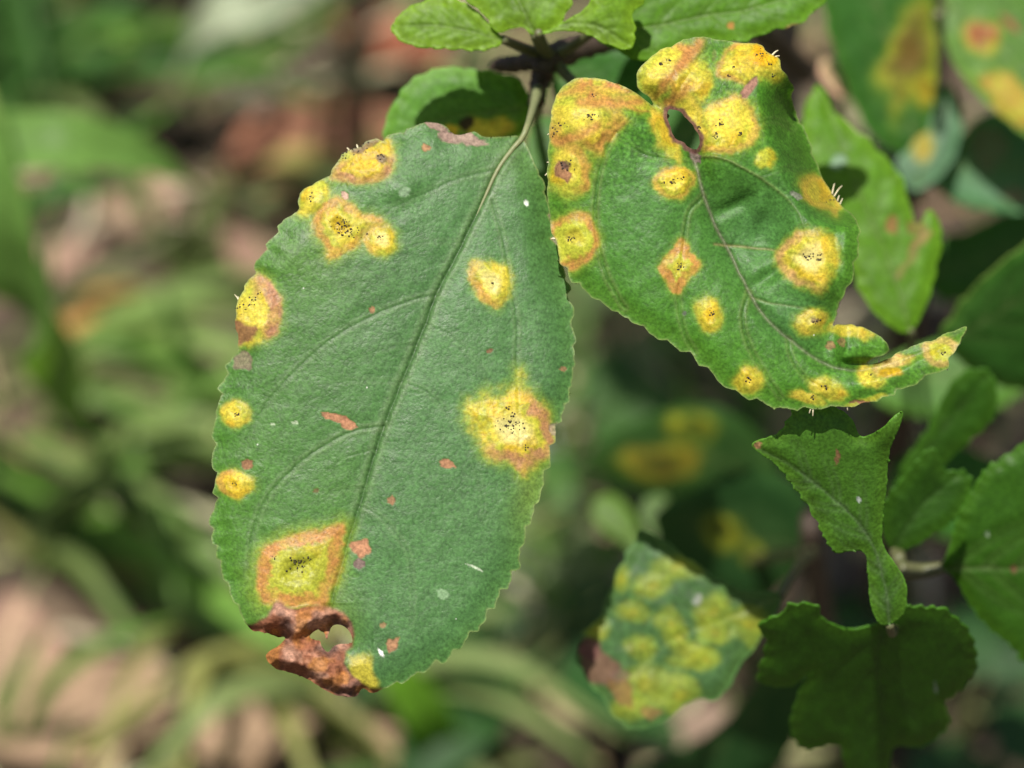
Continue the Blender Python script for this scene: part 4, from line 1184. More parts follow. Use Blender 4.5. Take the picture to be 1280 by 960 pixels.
def relief2(X, Y, sd):
    h = 10 - 0.05 * (X - 880) + 0.10 * (Y - 290)
    d, side, t = line_d(X, Y, MID2)
    right = side < 0
    lft = ~right
    # lower half: convex, turning away at its margin
    h = h - np.where(lft, 0.00115 * np.minimum(d, 190) ** 2 * 0.55, 0)
    h = h + np.where(right, 0.0, 0.0)
    h = h - 5 * np.exp(-(d / 12.0) ** 2)
    # upper half: hollow next to the midrib, crest along the pale vein, then falling away to the margin
    dc, sc, _ = line_d(X, Y, [(868, 190), (900, 192), (936, 209), (972, 233), (1000, 264), (1020, 300), (1030, 350)])
    h = h + np.where(right, 18 * np.exp(-(dc / 34.0) ** 2), 0) * sst(0, 25, d)
    h = h - 20 * gauss(X, Y, 940, 285, 48, 60, 45)
    h = h - 9 * gauss(X, Y, 962, 345, 28, 10, -35) + 7 * gauss(X, Y, 948, 262, 10, 26, 20) - 7 * gauss(X, Y, 915, 258, 30, 9, -25) + 5 * gauss(X, Y, 990, 300, 14, 40, 30)
    # rolled margin
    de, se, _ = line_d(X, Y, [(985, 60), (994, 120), (1000, 150), (1012, 178), (1026, 215), (1045, 247), (1075, 272)])
    h = h - 95 * sst(48, 0, de) * sst(80, 150, Y) * sst(284, 264, Y)
    h = h + 8 * gauss(X, Y, 1058, 315, 30, 40)
    h = h - 14 * gauss(X, Y, 1052, 277, 24, 7, 10)
    # lobes at the base lift towards the viewer and cup
    h = h - 12 * sst(150, 95, Y) * sst(800, 740, X) + 6 * gauss(X, Y, 735, 145, 50, 40)
    h = h - 10 * sst(120, 50, Y) * sst(790, 830, X)
    h = h - 10 * gauss(X, Y, 822, 128, 30, 16, 20)
    # small torn lobe stands proud of the tail; tail rises to its tip
    lobe = sst(1042, 1060, X) * sst(459, 450, Y) * sst(1114, 1106, X + 0 * Y) * sst(455, 445, Y - 0.0 * X)
    h = h + 11 * lobe
    h = h + 0.16 * np.clip(X - 1040, 0, 200) * sst(430, 470, Y + 0.25 * (X - 1040))
    h = h - 8 * gauss(X, Y, 1035, 430, 18, 22)
    h = h + quilt(X, Y, V2[:9], 2.6, 30)
    h = h - 8 * sst(-40, 0, sd) ** 2
    h = h + 1.6 * fbm(X, Y, 50, 170, 3) + 0.7 * fbm(X, Y, 15, 171, 2)
    hol = np.hypot(X - 856, Y - 164)
    h = h - 5 * np.exp(-(hol / 26.0) ** 2) + 2.5 * fbm(X, Y, 9, 172, 2) * np.exp(-(hol / 30.0) ** 2)
    return h


HO2 = HOLE2


def paint2(X, Y, sd):
    n = len(X)
    col = np.tile(np.array([0.068, 0.205, 0.016]), (n, 1)) * (1 + 0.14 * fbm(X, Y, 110, 150, 3) + 0.10 * fbm(X, Y, 13, 151, 3) + 0.12 * fbm(X, Y, 4, 152, 2))[:, None]
    col = mix(col, (0.075, 0.20, 0.055), 0.75 * np.clip(gauss(X, Y, 945, 290, 75, 80, 45) + gauss(X, Y, 1000, 400, 60, 40) + .6 * gauss(X, Y, 800, 270, 60, 90), 0, 1))  # bluish sheen of the hollow painted into the blade colour
    col = mix(col, (0.085, 0.21, 0.018), 0.55 * sst(-30, -3, sd))
    H = np.zeros(n); dry = np.zeros(n)
    col, H = network(X, Y, col, H, 401)
    col, H = vein_paint(X, Y, col, H, V2)
    col, H, dry = paint_spots(X, Y, col, H, dry, SP2)
    for (x0, y0, x1, y1, w, o) in ((862, 62, 828, 106, 6, .85), (875, 52, 850, 82, 7, .8), (833, 128, 858, 110, 6, .7), (700, 178, 745, 158, 7, .8), (725, 128, 800, 128, 6, .8), (700, 118, 730, 106, 5, .6)):
        d, _, t = line_d(X, Y, [(x0, y0), ((x0 + x1) / 2 + 2, (y0 + y1) / 2 + 2), (x1, y1)])
        col = mix(col, ORG * 1.0, o * np.exp(-((d + 2 * fbm(X, Y, 9, 7, 2)) / w) ** 2))
    col, H, dry = blotch(X, Y, col, H, dry, FL2)
    s, _, _ = poly_sd(X, Y, HO2, 25)
    w = sst(7, 3, s + 2.5 * fbm(X, Y, 9, 180, 2))
    col = mix(col, np.array([.13, .06, .05]) * 1.1, w * .95); dry = np.maximum(dry, w)
    col, H = vein_paint(X, Y, col, H, [dict(p=MID2[2:], w=1.8, g=0, c=GV * .9, o=.5, fade=.8)])
    return col, H, dry


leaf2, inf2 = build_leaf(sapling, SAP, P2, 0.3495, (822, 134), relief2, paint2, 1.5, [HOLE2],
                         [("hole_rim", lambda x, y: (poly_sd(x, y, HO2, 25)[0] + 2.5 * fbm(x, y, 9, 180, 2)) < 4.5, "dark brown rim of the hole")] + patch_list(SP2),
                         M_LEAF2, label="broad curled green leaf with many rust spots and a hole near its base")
specks(leaf2, inf2, [d for s in SP2 for d in s.get("dots", [])], 1.05)
horns(leaf2, inf2, [(1043, 241, .25, -1, 17, 1.1), (1047, 243, .6, -.8, 20, 1.1), (1050, 248, .35, -1, 9, 1.0), (1052, 252, .5, -1, 9, .9), (687, 216, -.8, .5, 7, 1.6), (688, 204, -1, -.2, 5, 1.2), (966, 68, .7, -.6, 11, 1.5), (968, 71, .9, -.3, 8, 1.3),
                    (688, 168, -.8, .2, 5, 1.2), (1017, 511, 0, 1, 9, 1.2), (1058, 507, .2, 1, 7, 1.2), (1180, 458, .7, .6, 7, 1.7), (1099, 452, -.2, -1, 5, 1.4), (690, 300, -1, .1, 6, 1.5), (1013, 511, -.3, 1, 6, 1.0)])
tube("petiole", [P(834, 146, .3525), P(818, 135, .3545), P(790, 140, .363), P(745, 125, .373), P(712, 98, .381), NODE], [.0004, .0005, .0006, .0007, .0008, .0010], M_STALK_SHADED, leaf2, inf2["anchor"], 9)


# ================================================================== plainer leaves
def auto_veins(mid, n=6, length=120, ang=50, w=1.6, g=1.5, pale=None):
    p = crom(mid, 4)
    s = np.concatenate([[0], np.cumsum(np.linalg.norm(np.diff(p, axis=0), axis=1))])
    out = []
    for i in range(n):
        for sgn in (-1, 1):
            u = s[-1] * (0.06 + 0.8 * (i + (0.25 if sgn > 0 else 0)) / n)
            j = min(len(p) - 2, int(np.searchsorted(s, u)))
            T = p[j + 1] - p[j]; T = T / (np.linalg.norm(T) + 1e-9)
            L = length * (1 - 0.55 * i / n)
            pts = [p[j]]
            for q in range(1, 5):
                a = math.radians(ang - 7 * q) * sgn
                d = np.array([T[0] * math.cos(a) - T[1] * math.sin(a), T[0] * math.sin(a) + T[1] * math.cos(a)])
                pts.append(pts[-1] + d * L / 4)
            out.append(dict(p=[tuple(v) for v in pts], w=w, g=g * .45, o=.12, c2=pale, o2=.2, fade=.6))
    return out


def plain_leaf(parent, org, pts, tip, mid, d, hx, hy, colr, label=None, fold=0.12, wave=3.0, period=26, amp=4.0, step=3.0, spots=(), flecks=(), seed=1, nv=5, vl=90,
               pale=(0.17, 0.24, 0.08), petiole=None, mat=None, extra=None, edge_c=None, bend=0.0006, patches=False, prad=.0008, sharp=.75):
    po = outline(pts, tip, period, amp, seed, 2.5, sharp)
    c = po.mean(0)
    pale = np.array(pale)
    veins = [dict(p=mid, w=1.8, g=1.8, c=pale, o=.5, fade=.5, c2=np.array(colr) * .6, o2=.25)] + auto_veins(mid, nv, vl, 50, 1.6, 1.6, pale)

    def rel(X, Y, sd):
        dm, side, t = line_d(X, Y, mid)
        h = hx * (X - c[0]) + hy * (Y - c[1]) + fold * np.minimum(dm, 70) - bend * dm ** 2
        h = h + wave * fbm(X, Y, 70, seed + 30, 3) + 0.8 * fbm(X, Y, 16, seed + 31, 2) + quilt(X, Y, veins, 1.1, 16) - 5 * sst(-25, 0, sd) ** 2
        if extra: h = h + extra(X, Y, sd)
        return h

    def pa(X, Y, sd):
        n = len(X)
        col = np.tile(np.array(colr, float), (n, 1)) * (1 + 0.15 * fbm(X, Y, 90, seed + 40, 3) + 0.12 * fbm(X, Y, 12, seed + 41, 3))[:, None]
        col = mix(col, np.array(colr) * np.array([1.6, 1.3, .8]), .35 * sst(-20, -2, sd))
        H = np.zeros(n); dry = np.zeros(n)
        if step < 2.6: col, H = network(X, Y, col, H, seed + 500)
        col, H = vein_paint(X, Y, col, H, veins)
        col, H, dry = paint_spots(X, Y, col, H, dry, spots)
        col, H, dry = blotch(X, Y, col, H, dry, flecks)
        return col, H, dry

    root, inf = build_leaf(parent, org, po, d, mid[0], rel, pa, step, (), patch_list(spots) if patches else (), mat or M_BACK, label=label,
                           rim_c=edge_c if edge_c is not None else np.array(colr) * 2.0)
    if petiole:
        j = np.argmin((inf["X"] - mid[0][0]) ** 2 + (inf["Y"] - mid[0][1]) ** 2)
        path = [inf["W"][j]] + [np.asarray(q) for q in petiole]
        if len(path) == 2: path.insert(1, (path[0] + path[1]) / 2 - np.array([0, 0, .001]))
        tube("petiole", path, np.linspace(prad * .8, prad * 1.3, len(path)), M_STALK_SHADED, root, inf["anchor"], 8)
    return root, inf


GL = (0.135, 0.265, 0.016)      # fresh top leaves
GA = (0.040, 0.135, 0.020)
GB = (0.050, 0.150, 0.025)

# leaves around the top node
plain_leaf(sapling, SAP, [(628, 51, 0), (612, 62), (586, 62), (563, 61), (521, 58), (497, 47), (490, 33), (506, 12), (540, -2), (566, -2), (590, 9), (615, 33)], (490, 34),
           [(628, 50), (590, 40), (545, 32), (494, 33)], .3690, -.05, .22, GL, "small rounded fresh green leaf casting shade on the one under it", .10, 2, 20, 3, 2.0, seed=3, vl=45, petiole=[P(660, 62, .381), NODE])
plain_leaf(sapling, SAP, [(668, 44, 0), (655, 34, .3), (640, 36, .4), (622, 41, .4), (612, 28), (601, 14), (582, 0), (570, -22), (580, -60), (620, -80), (670, -70), (705, -40), (716, -5), (706, 22), (690, 38, .3)], (610, -80),
           [(668, 43), (655, 15), (635, -30), (610, -80)], .3700, .02, .15, GL, "upright fresh green leaf rising from the top node", .18, 3, 22, 3, 2.0, seed=4, vl=55, petiole=[P(676, 58, .378), NODE])
plain_leaf(sapling, SAP, [(673, 42, 0), (700, 38, .2), (722, 40, .4), (742, 47), (760, 56), (784, 62, .4), (793, 52), (795, 36), (792, 18), (808, -4), (790, -30), (756, -22), (735, 6), (704, 28, .3)], (790, 60),
           [(674, 41), (710, 30), (745, 32), (786, 56)], .3665, .0, .12, GL, "folded fresh green leaf above the dark gap", .22, 3, 24, 3, 2.0, seed=5, vl=50, petiole=[P(680, 58, .378), NODE], flecks=[(722, 43, 10, 3, 8, TAN * .8, .8)])
plain_leaf(sapling, SAP, [(745, 40, 0), (770, 62, .3), (800, 76, .4), (840, 68, .4), (870, 52), (905, 52), (934, 51), (966, 38), (999, 30), (1036, -2), (1075, -38), (1040, -58), (960, -52), (860, -45), (790, -20)], (1075, -38),
           [(746, 36), (807, 34), (880, 20), (950, 8), (1075, -38)], .3745, -.02, .18, (0.082, 0.205, 0.012), "large fresh green leaf overhanging the curled leaf's base", .12, 3, 28, 3.5, 2.2, seed=6, vl=80, petiole=[P(715, 58, .381), NODE],
           flecks=[(914, 33, 5, 4, 0, ORG, .8), (988, 33, 10, 2.5, -10, TAN, .8), (640, 10, 3, 2, 0, TAN, .5)])
plain_leaf(sapling, SAP, [(664, 132, 0), (655, 108, .2), (643, 95), (600, 87), (554, 84), (521, 96), (506, 108), (488, 136), (480, 172), (500, 205), (560, 215), (620, 200), (655, 165, .3)], (482, 172),
           [(662, 133), (610, 140), (540, 152), (482, 172)], .3850, .0, .10, (0.095, 0.245, 0.028), "blunt green leaf crossed by its neighbour's shadow with a yellow blotch", .06, 2, 26, 3, 2.5, seed=8, vl=60,
           petiole=[P(668, 116, .388), P(674, 96, .384)], spots=[dict(c=(610, 158), r=(34, 13), a=-8, body=YEL * .95, rim=.1, halo=.5, bump=1), dict(c=(563, 166), r=(10, 10), body=YEL, rim=0, halo=.3, bump=1)],
           flecks=[(584, 153, 9, 9, 0, np.array([.05, .03, .02]), .95)], patches=True)
plain_leaf(sapling, SAP, [(688, 92, 0), (698, 64), (745, 48), (806, 58), (828, 98), (806, 150), (740, 160), (700, 135)], (795, 140),
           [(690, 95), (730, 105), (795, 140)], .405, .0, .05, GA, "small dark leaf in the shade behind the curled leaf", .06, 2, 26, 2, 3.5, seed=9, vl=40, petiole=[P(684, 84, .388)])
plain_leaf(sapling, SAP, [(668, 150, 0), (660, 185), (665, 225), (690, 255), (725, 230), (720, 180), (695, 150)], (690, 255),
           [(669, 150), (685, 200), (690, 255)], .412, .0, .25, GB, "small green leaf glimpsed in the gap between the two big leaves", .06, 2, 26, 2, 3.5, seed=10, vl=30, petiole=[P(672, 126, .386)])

plain_leaf(sapling, SAP, [(905, 120, 0), (880, 110), (840, 115), (812, 150), (815, 200), (850, 230), (900, 215), (925, 170)], (815, 200),
           [(905, 122), (860, 165), (816, 200)], .43, .0, .1, GB, "green leaf seen only through the hole", .06, 2, 26, 2, 4, seed=11, vl=40, petiole=[P(930, 60, .437), P(930, 28, .441)])

# crown added out of view, shaped to shade the ground behind
CRN = np.random.default_rng(3)
tl_V, tl_F = blade_arrays([np.zeros(3), np.array([.028, 0, .006]), np.array([.056, 0, .004]), np.array([.080, 0, -.006])], .046, 6, .1, .22, (0, 0, 1), .04, .12)
tl_C = np.array((0.06, 0.17, 0.022))[None] * (1 + .15 * fbm(tl_V[:, 0] * 1000, tl_V[:, 1] * 1000, 9, 3, 2))[:, None]
tl_me = mesh("leaf", tl_V, tl_F, None, tl_C, np.zeros(len(tl_V)))
tl_me.materials.append(M_BACK)
for b in range(11):
    t = 0.10 + 0.09 * b
    k = min(len(CR) - 2, int(t * (len(CR) - 1))); f = t * (len(CR) - 1) - k
    s0 = CR[k] * (1 - f) + CR[k + 1] * f
    az = b * 2.4; L = .17 - .010 * b
    if math.sin(az) < -0.25: L *= 0.35
    dv = np.array([math.cos(az), math.sin(az), .35])
    tip = s0 + dv * L
    tube("shade_branch", [s0, s0 + dv * L * .5 + np.array([0, 0, .006]), tip], [.0018, .0014, .0008], M_TWIG, sapling, SAP, 7, .3, b)
    for q in range(6):
        u = .25 + .75 * q / 5
        q0 = s0 + dv * L * u
        if q0[1] + .19 * (q0[2] - .30) < .45 or q0[0] + .144 * q0[2] < .045: continue  # leaves dropped where their shade would fall on sunlit parts
        o = bpy.data.objects.new("leaf", tl_me); COL.objects.link(o); o.parent = sapling
        o.location = Vector(s0 + dv * L * u + np.array([0, 0, .006 * 4 * u * (1 - u)]) - SAP)
        o.rotation_euler = (CRN.uniform(-.4, .4), CRN.uniform(-.2, .7), az + CRN.uniform(-1.3, 1.3))
        o.scale = [CRN.uniform(.7, 1.1)] * 3

# ================================================================== the shoot behind, with blurred blotched leaves
A0 = P(1150, 215, .475); A1 = P(1118, 560, .575); A2 = P(1095, 800, GD(1095, 800)); A2[2] = -.01
OR2 = np.array([A2[0], A2[1], 0.0])
shoot_r = thing("apple_shoot", OR2, "blurred apple shoot with a grooved brown stem and orange blotched leaves behind the curled leaf", "apple shoot", "young apple shoots")
tube("stem", [A2, (A1 + A2) / 2 + np.array([.002, 0, 0]), A1, P(1135, 380, .52), A0 + FWD * .03, P(1165, 90, .505), P(1180, -80, .49)], [.005, .0046, .0042, .0038, .0034, .003, .0024], M_TWIG, shoot_r, OR2, 10, .25)
plain_leaf(shoot_r, OR2, [(1137, 414, 0), (1111, 407), (1076, 366), (1056, 310), (1020, 240), (1004, 170), (1006, 136), (1024, 106), (1046, 142), (1080, 170), (1111, 201), (1129, 227), (1138, 258, .3), (1147, 281, 0), (1163, 262, .2), (1177, 289), (1172, 332), (1157, 384)], (1024, 106),
           [(1137, 412), (1112, 330), (1070, 230), (1024, 108)], .4125, .0, .12, (0.088, 0.215, 0.012), "bright green leaf with brown flecks beside the curled leaf's rolled margin", .08, 4, 34, 4, 3.0, seed=12, vl=70,
           petiole=[P(1140, 440, .45), P(1128, 470, .545)], flecks=[(1118, 280, 8, 14, 20, np.array([.26, .12, .05]), .8), (1150, 300, 6, 20, 40, np.array([.30, .18, .08]), .7), (1135, 330, 6, 22, 30, np.array([.24, .18, .07]), .6), (1048, 202, 9, 10, 0, np.array([.28, .40, .30]), .7), (1145, 285, 12, 10, 0, BRN, .6)])
plain_leaf(shoot_r, OR2, [(1150, 185, 0), (1110, 185), (1078, 150), (1050, 85), (1030, 10), (1045, -40), (1120, -60), (1160, -30), (1172, 50), (1168, 120)], (1080, -60),
           [(1150, 183), (1125, 110), (1080, -58)], .468, .0, -.15, GA, "dark green leaf with an orange brown blotch", .05, 4, 36, 3, 4.0, seed=13, vl=70, petiole=[A0],
           spots=[dict(c=(1135, 70), r=(30, 62), a=12, rag=.3, body=np.array([.15, .16, .025]), rim=.1, core=np.array([.17, .095, .025]), core_r=.9, halo=.5, bump=2, op=.8), dict(c=(1160, 110), r=(14, 20), body=YEL * .5, rim=0, halo=.4, bump=1)], patches=True)
plain_leaf(shoot_r, OR2, [(1142, 238, 0), (1120, 205), (1140, 180), (1158, 125), (1186, 105), (1203, 140), (1198, 180), (1180, 215)], (1190, 106),
           [(1144, 235), (1165, 180), (1190, 107)], .470, .1, .25, (0.07, 0.17, 0.09), "bluish green leaf lit on its crown with a small yellow mark", .08, 3, 36, 2, 4.0, seed=14, vl=40, petiole=[P(1150, 250, .483)],
           spots=[dict(c=(1152, 178), r=(14, 18), body=YEL * .5, rim=.2, halo=.4, bump=1)], patches=True)
plain_leaf(shoot_r, OR2, [(1160, 215, 0), (1190, 180), (1235, 142), (1290, 160), (1330, 220), (1290, 262), (1240, 264), (1190, 250)], (1330, 222),
           [(1162, 217), (1240, 205), (1328, 222)], .478, .05, .25, (0.075, 0.19, 0.085), "round bluish green leaf with faint brown smudges", .04, 3, 36, 2, 4.0, seed=15, vl=60, petiole=[P(1152, 235, .482)],
           flecks=[(1238, 185, 22, 30, 30, np.array([.2, .16, .1]), .5), (1272, 245, 18, 10, 0, np.array([.22, .14, .09]), .6)])
plain_leaf(shoot_r, OR2, [(1178, 20, 0), (1185, 62), (1210, 104), (1252, 145), (1300, 172), (1350, 120), (1350, 20), (1290, -60), (1200, -50)], (1330, 160),
           [(1180, 5), (1240, 50), (1330, 150)], .462, -.05, .18, (0.095, 0.21, 0.035), "pale green leaf with a red brown spot and an orange yellow margin", .04, 3, 36, 2, 4.0, seed=16, vl=70, petiole=[P(1172, 20, .447)],
           spots=[dict(c=(1228, 45), r=(22, 20), body=np.array([.30, .12, .06]), rim=.1, halo=.5, bump=1), dict(c=(1268, 122), r=(50, 18), a=38, rag=.3, body=np.array([.45, .32, .05]), rim=.6, rim_c=np.array([.46, .2, .05]), halo=.5, bump=1)], flecks=[(1262, 30, 14, 5, 40, np.array([.3, .11, .06]), .8)], patches=True)
plain_leaf(shoot_r, OR2, [(1178, 428, 0), (1190, 392), (1215, 362), (1250, 328), (1300, 296), (1360, 300), (1370, 400), (1310, 480), (1240, 478)], (1360, 302),
           [(1180, 425), (1250, 390), (1360, 303)], .435, .0, -.75, GA, "dark green leaf with a pale lit upper margin", -.05, 3, 36, 4, 3.5, seed=17, vl=70, petiole=[P(1150, 460, .50), P(1128, 480, .551)], edge_c=(.22, .30, .07))  # pale edge colour paints in the lit margin
plain_leaf(shoot_r, OR2, [(1150, 345, 0), (1170, 300), (1215, 285), (1270, 262), (1330, 280), (1300, 340), (1230, 372), (1180, 375)], (1330, 282),
           [(1152, 345), (1230, 325), (1330, 284)], .515, .0, -.2, GA, "dull dark leaf in the shade under the bluish leaf", .0, 3, 36, 3, 5, seed=18, vl=60, petiole=[P(1136, 360, .513)])
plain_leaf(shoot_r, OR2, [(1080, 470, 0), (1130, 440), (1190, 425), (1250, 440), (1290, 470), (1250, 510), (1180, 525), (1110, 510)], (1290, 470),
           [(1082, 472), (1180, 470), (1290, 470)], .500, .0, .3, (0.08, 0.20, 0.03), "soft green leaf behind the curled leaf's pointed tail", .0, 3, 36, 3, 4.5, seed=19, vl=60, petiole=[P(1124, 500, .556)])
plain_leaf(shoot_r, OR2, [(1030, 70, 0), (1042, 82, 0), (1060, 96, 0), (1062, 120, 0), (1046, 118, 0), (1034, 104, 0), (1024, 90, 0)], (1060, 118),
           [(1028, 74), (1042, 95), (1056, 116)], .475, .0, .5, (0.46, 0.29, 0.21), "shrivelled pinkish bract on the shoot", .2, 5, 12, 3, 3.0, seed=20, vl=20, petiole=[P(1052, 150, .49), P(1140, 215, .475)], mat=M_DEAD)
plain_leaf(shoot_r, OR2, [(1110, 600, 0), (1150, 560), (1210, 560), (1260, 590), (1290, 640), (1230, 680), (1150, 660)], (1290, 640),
           [(1112, 602), (1200, 615), (1290, 640)], .52, .0, .0, GA, "added dark leaf low on the brown stem", .0, 3, 36, 3, 5, seed=21, vl=60, petiole=[P(1115, 580, .585)])  # added to darken the low background, shade put into its colour

# ================================================================== the shoot with deeply cut leaves, below
B0 = P(1122, 712, .392); B2 = np.array([B0[0] + .012, B0[1] + .05, -.01])
OR3 = np.array([B2[0], B2[1], 0.0])
shoot_l = thing("apple_shoot", OR3, "apple shoot with lobed dark green leaves below the curled leaf", "apple shoot", "young apple shoots")
tube("stem", [B2, B2 * .6 + B0 * .4 + np.array([.003, 0, 0]), B2 * .25 + B0 * .75, B0], [.0032, .0028, .0022, .0014], M_STEMGREEN, shoot_l, OR3, 10, .25)
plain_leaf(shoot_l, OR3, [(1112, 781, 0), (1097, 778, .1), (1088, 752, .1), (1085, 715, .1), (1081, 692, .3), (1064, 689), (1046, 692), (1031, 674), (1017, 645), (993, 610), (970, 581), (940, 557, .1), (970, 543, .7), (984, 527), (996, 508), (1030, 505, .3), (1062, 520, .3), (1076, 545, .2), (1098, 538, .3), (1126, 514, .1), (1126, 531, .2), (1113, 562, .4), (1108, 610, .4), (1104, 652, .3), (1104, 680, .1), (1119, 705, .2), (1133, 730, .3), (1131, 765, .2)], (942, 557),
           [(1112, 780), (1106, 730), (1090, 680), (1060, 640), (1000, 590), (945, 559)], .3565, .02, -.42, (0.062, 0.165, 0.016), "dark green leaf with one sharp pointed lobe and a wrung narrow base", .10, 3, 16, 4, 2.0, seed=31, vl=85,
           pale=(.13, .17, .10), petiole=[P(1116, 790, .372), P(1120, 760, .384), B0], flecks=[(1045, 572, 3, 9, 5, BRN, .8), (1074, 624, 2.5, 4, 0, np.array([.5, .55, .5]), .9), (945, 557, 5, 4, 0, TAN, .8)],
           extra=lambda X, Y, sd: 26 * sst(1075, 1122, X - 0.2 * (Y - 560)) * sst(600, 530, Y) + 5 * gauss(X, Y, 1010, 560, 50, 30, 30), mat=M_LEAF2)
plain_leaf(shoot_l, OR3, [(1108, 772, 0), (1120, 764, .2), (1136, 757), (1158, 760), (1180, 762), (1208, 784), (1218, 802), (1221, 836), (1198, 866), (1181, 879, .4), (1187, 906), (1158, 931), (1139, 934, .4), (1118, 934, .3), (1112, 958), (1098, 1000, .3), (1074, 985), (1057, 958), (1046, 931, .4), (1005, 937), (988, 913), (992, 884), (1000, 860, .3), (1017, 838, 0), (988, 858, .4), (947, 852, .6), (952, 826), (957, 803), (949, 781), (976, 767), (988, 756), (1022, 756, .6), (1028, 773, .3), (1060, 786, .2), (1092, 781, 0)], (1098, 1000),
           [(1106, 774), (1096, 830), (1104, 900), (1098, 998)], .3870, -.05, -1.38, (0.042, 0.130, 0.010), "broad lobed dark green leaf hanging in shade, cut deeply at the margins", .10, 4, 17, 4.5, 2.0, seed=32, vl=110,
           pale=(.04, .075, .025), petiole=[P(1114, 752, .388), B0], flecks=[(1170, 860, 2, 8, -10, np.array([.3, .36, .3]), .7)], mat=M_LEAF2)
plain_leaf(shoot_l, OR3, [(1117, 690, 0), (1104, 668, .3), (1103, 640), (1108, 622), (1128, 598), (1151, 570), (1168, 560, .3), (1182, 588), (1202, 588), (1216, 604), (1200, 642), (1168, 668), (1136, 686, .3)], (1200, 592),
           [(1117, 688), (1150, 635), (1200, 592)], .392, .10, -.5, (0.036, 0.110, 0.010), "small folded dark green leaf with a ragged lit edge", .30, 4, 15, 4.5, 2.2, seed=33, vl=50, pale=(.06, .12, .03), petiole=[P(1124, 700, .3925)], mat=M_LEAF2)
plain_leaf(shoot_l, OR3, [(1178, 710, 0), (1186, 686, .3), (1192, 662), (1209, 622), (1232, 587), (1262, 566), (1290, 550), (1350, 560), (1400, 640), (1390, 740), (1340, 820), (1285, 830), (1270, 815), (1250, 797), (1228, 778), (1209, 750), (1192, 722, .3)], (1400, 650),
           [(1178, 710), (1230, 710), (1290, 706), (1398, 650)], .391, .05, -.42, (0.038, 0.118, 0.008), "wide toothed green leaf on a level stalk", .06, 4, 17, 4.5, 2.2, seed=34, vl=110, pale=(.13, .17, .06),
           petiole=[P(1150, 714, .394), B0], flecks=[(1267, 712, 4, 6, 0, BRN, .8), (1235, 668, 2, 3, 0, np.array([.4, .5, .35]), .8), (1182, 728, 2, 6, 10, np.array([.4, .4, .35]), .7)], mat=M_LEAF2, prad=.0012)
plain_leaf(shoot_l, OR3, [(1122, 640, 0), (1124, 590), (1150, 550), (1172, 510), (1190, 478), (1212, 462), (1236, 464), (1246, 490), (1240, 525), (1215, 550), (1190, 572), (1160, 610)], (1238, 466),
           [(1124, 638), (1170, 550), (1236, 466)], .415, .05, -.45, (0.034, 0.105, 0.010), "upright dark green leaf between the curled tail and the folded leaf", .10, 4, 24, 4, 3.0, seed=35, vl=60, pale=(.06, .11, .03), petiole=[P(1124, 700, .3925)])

# ================================================================== the low shoot with the blurred freckled leaf
C0 = P(1016, 688, .478); C2 = P(1065, 935, GD(1065, 935)); C2[2] = -.01
OR4 = np.array([C2[0], C2[1], 0.0])
shoot_v = thing("apple_shoot", OR4, "low apple shoot with a blurred leaf freckled all over in yellow", "apple shoot", "young apple shoots")
tube("stem", [C2, (C2 + C0) / 2, C0, P(1012, 640, .478)], [.0030, .0026, .0020, .0014], M_TWIG, shoot_v, OR4, 10, .25)
VS = [((815, 732), 20, 15), ((850, 710), 29, 15), ((892, 763), 22, 20), ((793, 766), 20, 12), ((848, 796), 13, 14), ((803, 811), 17, 15), ((892, 790), 20, 13), ((868, 822), 26, 15), ((808, 858), 30, 24), ((850, 868), 24, 22), ((938, 783), 22, 20), ((835, 780), 15, 18), ((745, 785), 16, 14), ((778, 725), 10, 14), ((880, 822), 14, 12), ((790, 885), 22, 14)]
plain_leaf(shoot_v, OR4, [(976, 745, 0), (928, 736), (880, 711), (832, 677), (803, 664), (789, 682), (769, 720), (750, 768), (726, 797), (723, 831), (750, 869), (779, 907), (822, 907), (865, 876), (899, 873), (924, 836), (952, 797)], (780, 905),
           [(975, 746), (900, 775), (840, 800), (760, 870)], .3950, .03, .05, (0.058, 0.135, 0.040), "blurred green leaf freckled with yellow spots and browned at one corner", .06, 5, 40, 4, 3.0, seed=41, vl=80, petiole=[P(994, 714, .405), P(1005, 700, .43), C0],
           spots=[dict(c=c, r=(a, b), body=np.array([.27, .33, .035]), rim=0, core=np.array([.34, .32, .03]), core_o=.6, halo=.25, bump=1.0, op=.55, soft=.5) for c, a, b in VS],
           flecks=[(748, 832, 24, 22, 30, np.array([.17, .085, .06]), .85), (735, 812, 14, 14, 0, np.array([.16, .07, .06]), .9), (776, 868, 13, 24, -30, np.array([.22, .11, .04]), .75), (775, 845, 12, 6, 0, np.array([.24, .14, .11]), .6), (815, 888, 14, 8, 0, np.array([.26, .14, .05]), .7), (872, 750, 4, 8, 30, np.array([.4, .4, .38]), .6)], patches=True)
plain_leaf(shoot_v, OR4, [(985, 640, 0), (960, 560), (905, 512), (845, 508), (780, 535), (735, 570), (760, 600), (830, 618), (900, 625)], (735, 570),
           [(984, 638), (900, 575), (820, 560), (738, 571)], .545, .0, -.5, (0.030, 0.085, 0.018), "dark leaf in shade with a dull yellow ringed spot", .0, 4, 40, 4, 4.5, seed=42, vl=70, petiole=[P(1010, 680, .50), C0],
           spots=[dict(c=(828, 576), r=(50, 20), a=-4, body=np.array([.20, .17, .02]), rim=.5, rim_c=np.array([.24, .13, .025]), core=np.array([.04, .06, .015]), core_r=.95, halo=.3, bump=2), dict(c=(862, 532), r=(28, 15), body=np.array([.10, .14, .02]), rim=0, halo=.3, bump=1)], patches=True)
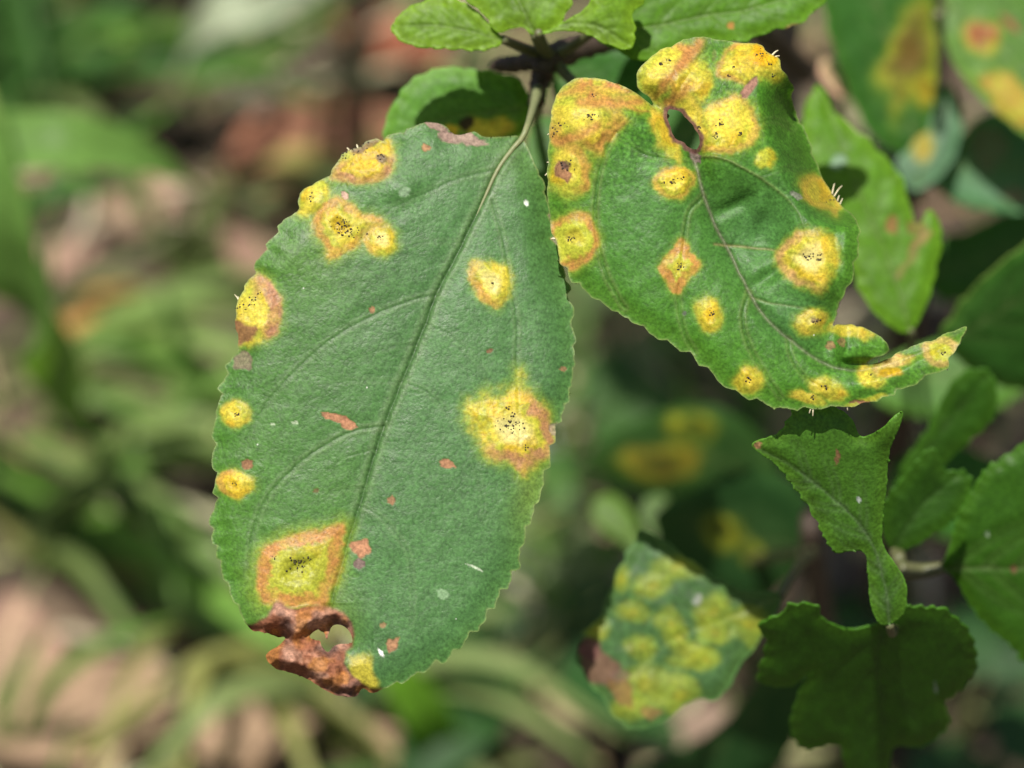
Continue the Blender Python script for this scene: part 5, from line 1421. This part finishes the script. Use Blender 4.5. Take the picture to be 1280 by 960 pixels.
plain_leaf(shoot_v, OR4, [(1015, 690, 0), (1015, 640), (985, 600), (930, 585), (870, 612), (820, 640), (830, 690), (890, 735), (950, 750)], (822, 645),
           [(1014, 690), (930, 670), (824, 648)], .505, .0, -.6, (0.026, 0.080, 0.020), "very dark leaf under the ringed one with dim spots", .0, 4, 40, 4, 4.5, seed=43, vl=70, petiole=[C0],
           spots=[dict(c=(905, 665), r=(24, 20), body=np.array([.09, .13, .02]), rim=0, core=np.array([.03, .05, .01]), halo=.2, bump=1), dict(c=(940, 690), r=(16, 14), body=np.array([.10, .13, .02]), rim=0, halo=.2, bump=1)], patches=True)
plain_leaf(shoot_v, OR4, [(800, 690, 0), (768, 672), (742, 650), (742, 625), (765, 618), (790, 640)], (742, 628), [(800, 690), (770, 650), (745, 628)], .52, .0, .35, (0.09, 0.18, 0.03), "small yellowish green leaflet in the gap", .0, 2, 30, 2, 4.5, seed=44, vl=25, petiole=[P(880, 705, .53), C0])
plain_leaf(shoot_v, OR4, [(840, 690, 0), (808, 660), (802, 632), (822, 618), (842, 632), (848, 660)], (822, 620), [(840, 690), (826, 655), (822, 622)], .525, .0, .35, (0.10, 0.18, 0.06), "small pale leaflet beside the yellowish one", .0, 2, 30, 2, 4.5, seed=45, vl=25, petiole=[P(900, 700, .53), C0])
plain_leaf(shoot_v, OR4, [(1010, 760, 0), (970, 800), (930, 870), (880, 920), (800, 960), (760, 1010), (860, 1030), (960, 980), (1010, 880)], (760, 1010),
           [(1010, 762), (930, 900), (764, 1008)], .56, .0, -.7, (0.025, 0.075, 0.020), "added dark drooping leaf under the freckled leaf", .0, 4, 40, 4, 5, seed=46, vl=70, petiole=[C0])  # dark leaf added to bring shade into the low gap

# loosely scattered low weeds behind, the dark ones with shade put into their colour
def weed(px, py, n, size, colr, label, seed):
    r = np.random.default_rng(seed)
    g = P(px, py, GD(px, py)); org = np.array([g[0], g[1], 0.0])
    t = thing("weed_plant", org, label, "weed")
    for i in range(n):
        a = 2 * math.pi * i / n + r.uniform(-.4, .4); L = size * r.uniform(.7, 1.2)
        d = np.array([math.cos(a), math.sin(a), 0])
        p0 = org + np.array([0, 0, -.004]); p1 = org + d * L * .25 + np.array([0, 0, L * r.uniform(.5, .9)]); p2 = p1 + d * L * .5 + np.array([0, 0, L * .1]); p3 = p2 + d * L * .5 - np.array([0, 0, L * .25])
        V, F = blade_arrays([p1, p2, p3], L * .55, 8, .1, .2, None, .05, .1)
        s = np.repeat(np.linspace(0, 1, len(V) // 5), 5)
        C = np.array(colr)[None] * (0.85 + .3 * r.random() + .12 * fbm(V[:, 0] * 1000, V[:, 1] * 1000, 8, seed, 2))[:, None]
        lf = link("leaf", mesh("leaf", V - org, F, None, C, np.zeros(len(V))), M_GRASS, t)
        tube("stalk", [p0, (p0 + p1) / 2 + np.array([0, 0, .004]), p1], [.0012, .001, .0008], M_STEMGREEN, lf, org, 6)
    return t


weed(700, 600, 7, .035, (0.06, 0.14, 0.03), "low weed in deep shade between the long leaf and the dark ringed leaf", 1)
weed(760, 480, 6, .03, (0.12, 0.19, 0.06), "low greyish weed under the curled leaf", 2)
weed(660, 900, 7, .04, (0.03, 0.09, 0.02), "dark low weed below the long leaf's lower margin", 3)
weed(1180, 960, 6, .04, (0.04, 0.11, 0.03), "dark weed under the broad lobed leaf", 4)
weed(640, 800, 6, .03, (0.16, 0.24, 0.08), "sunlit pale weed near the white pebbles", 5)
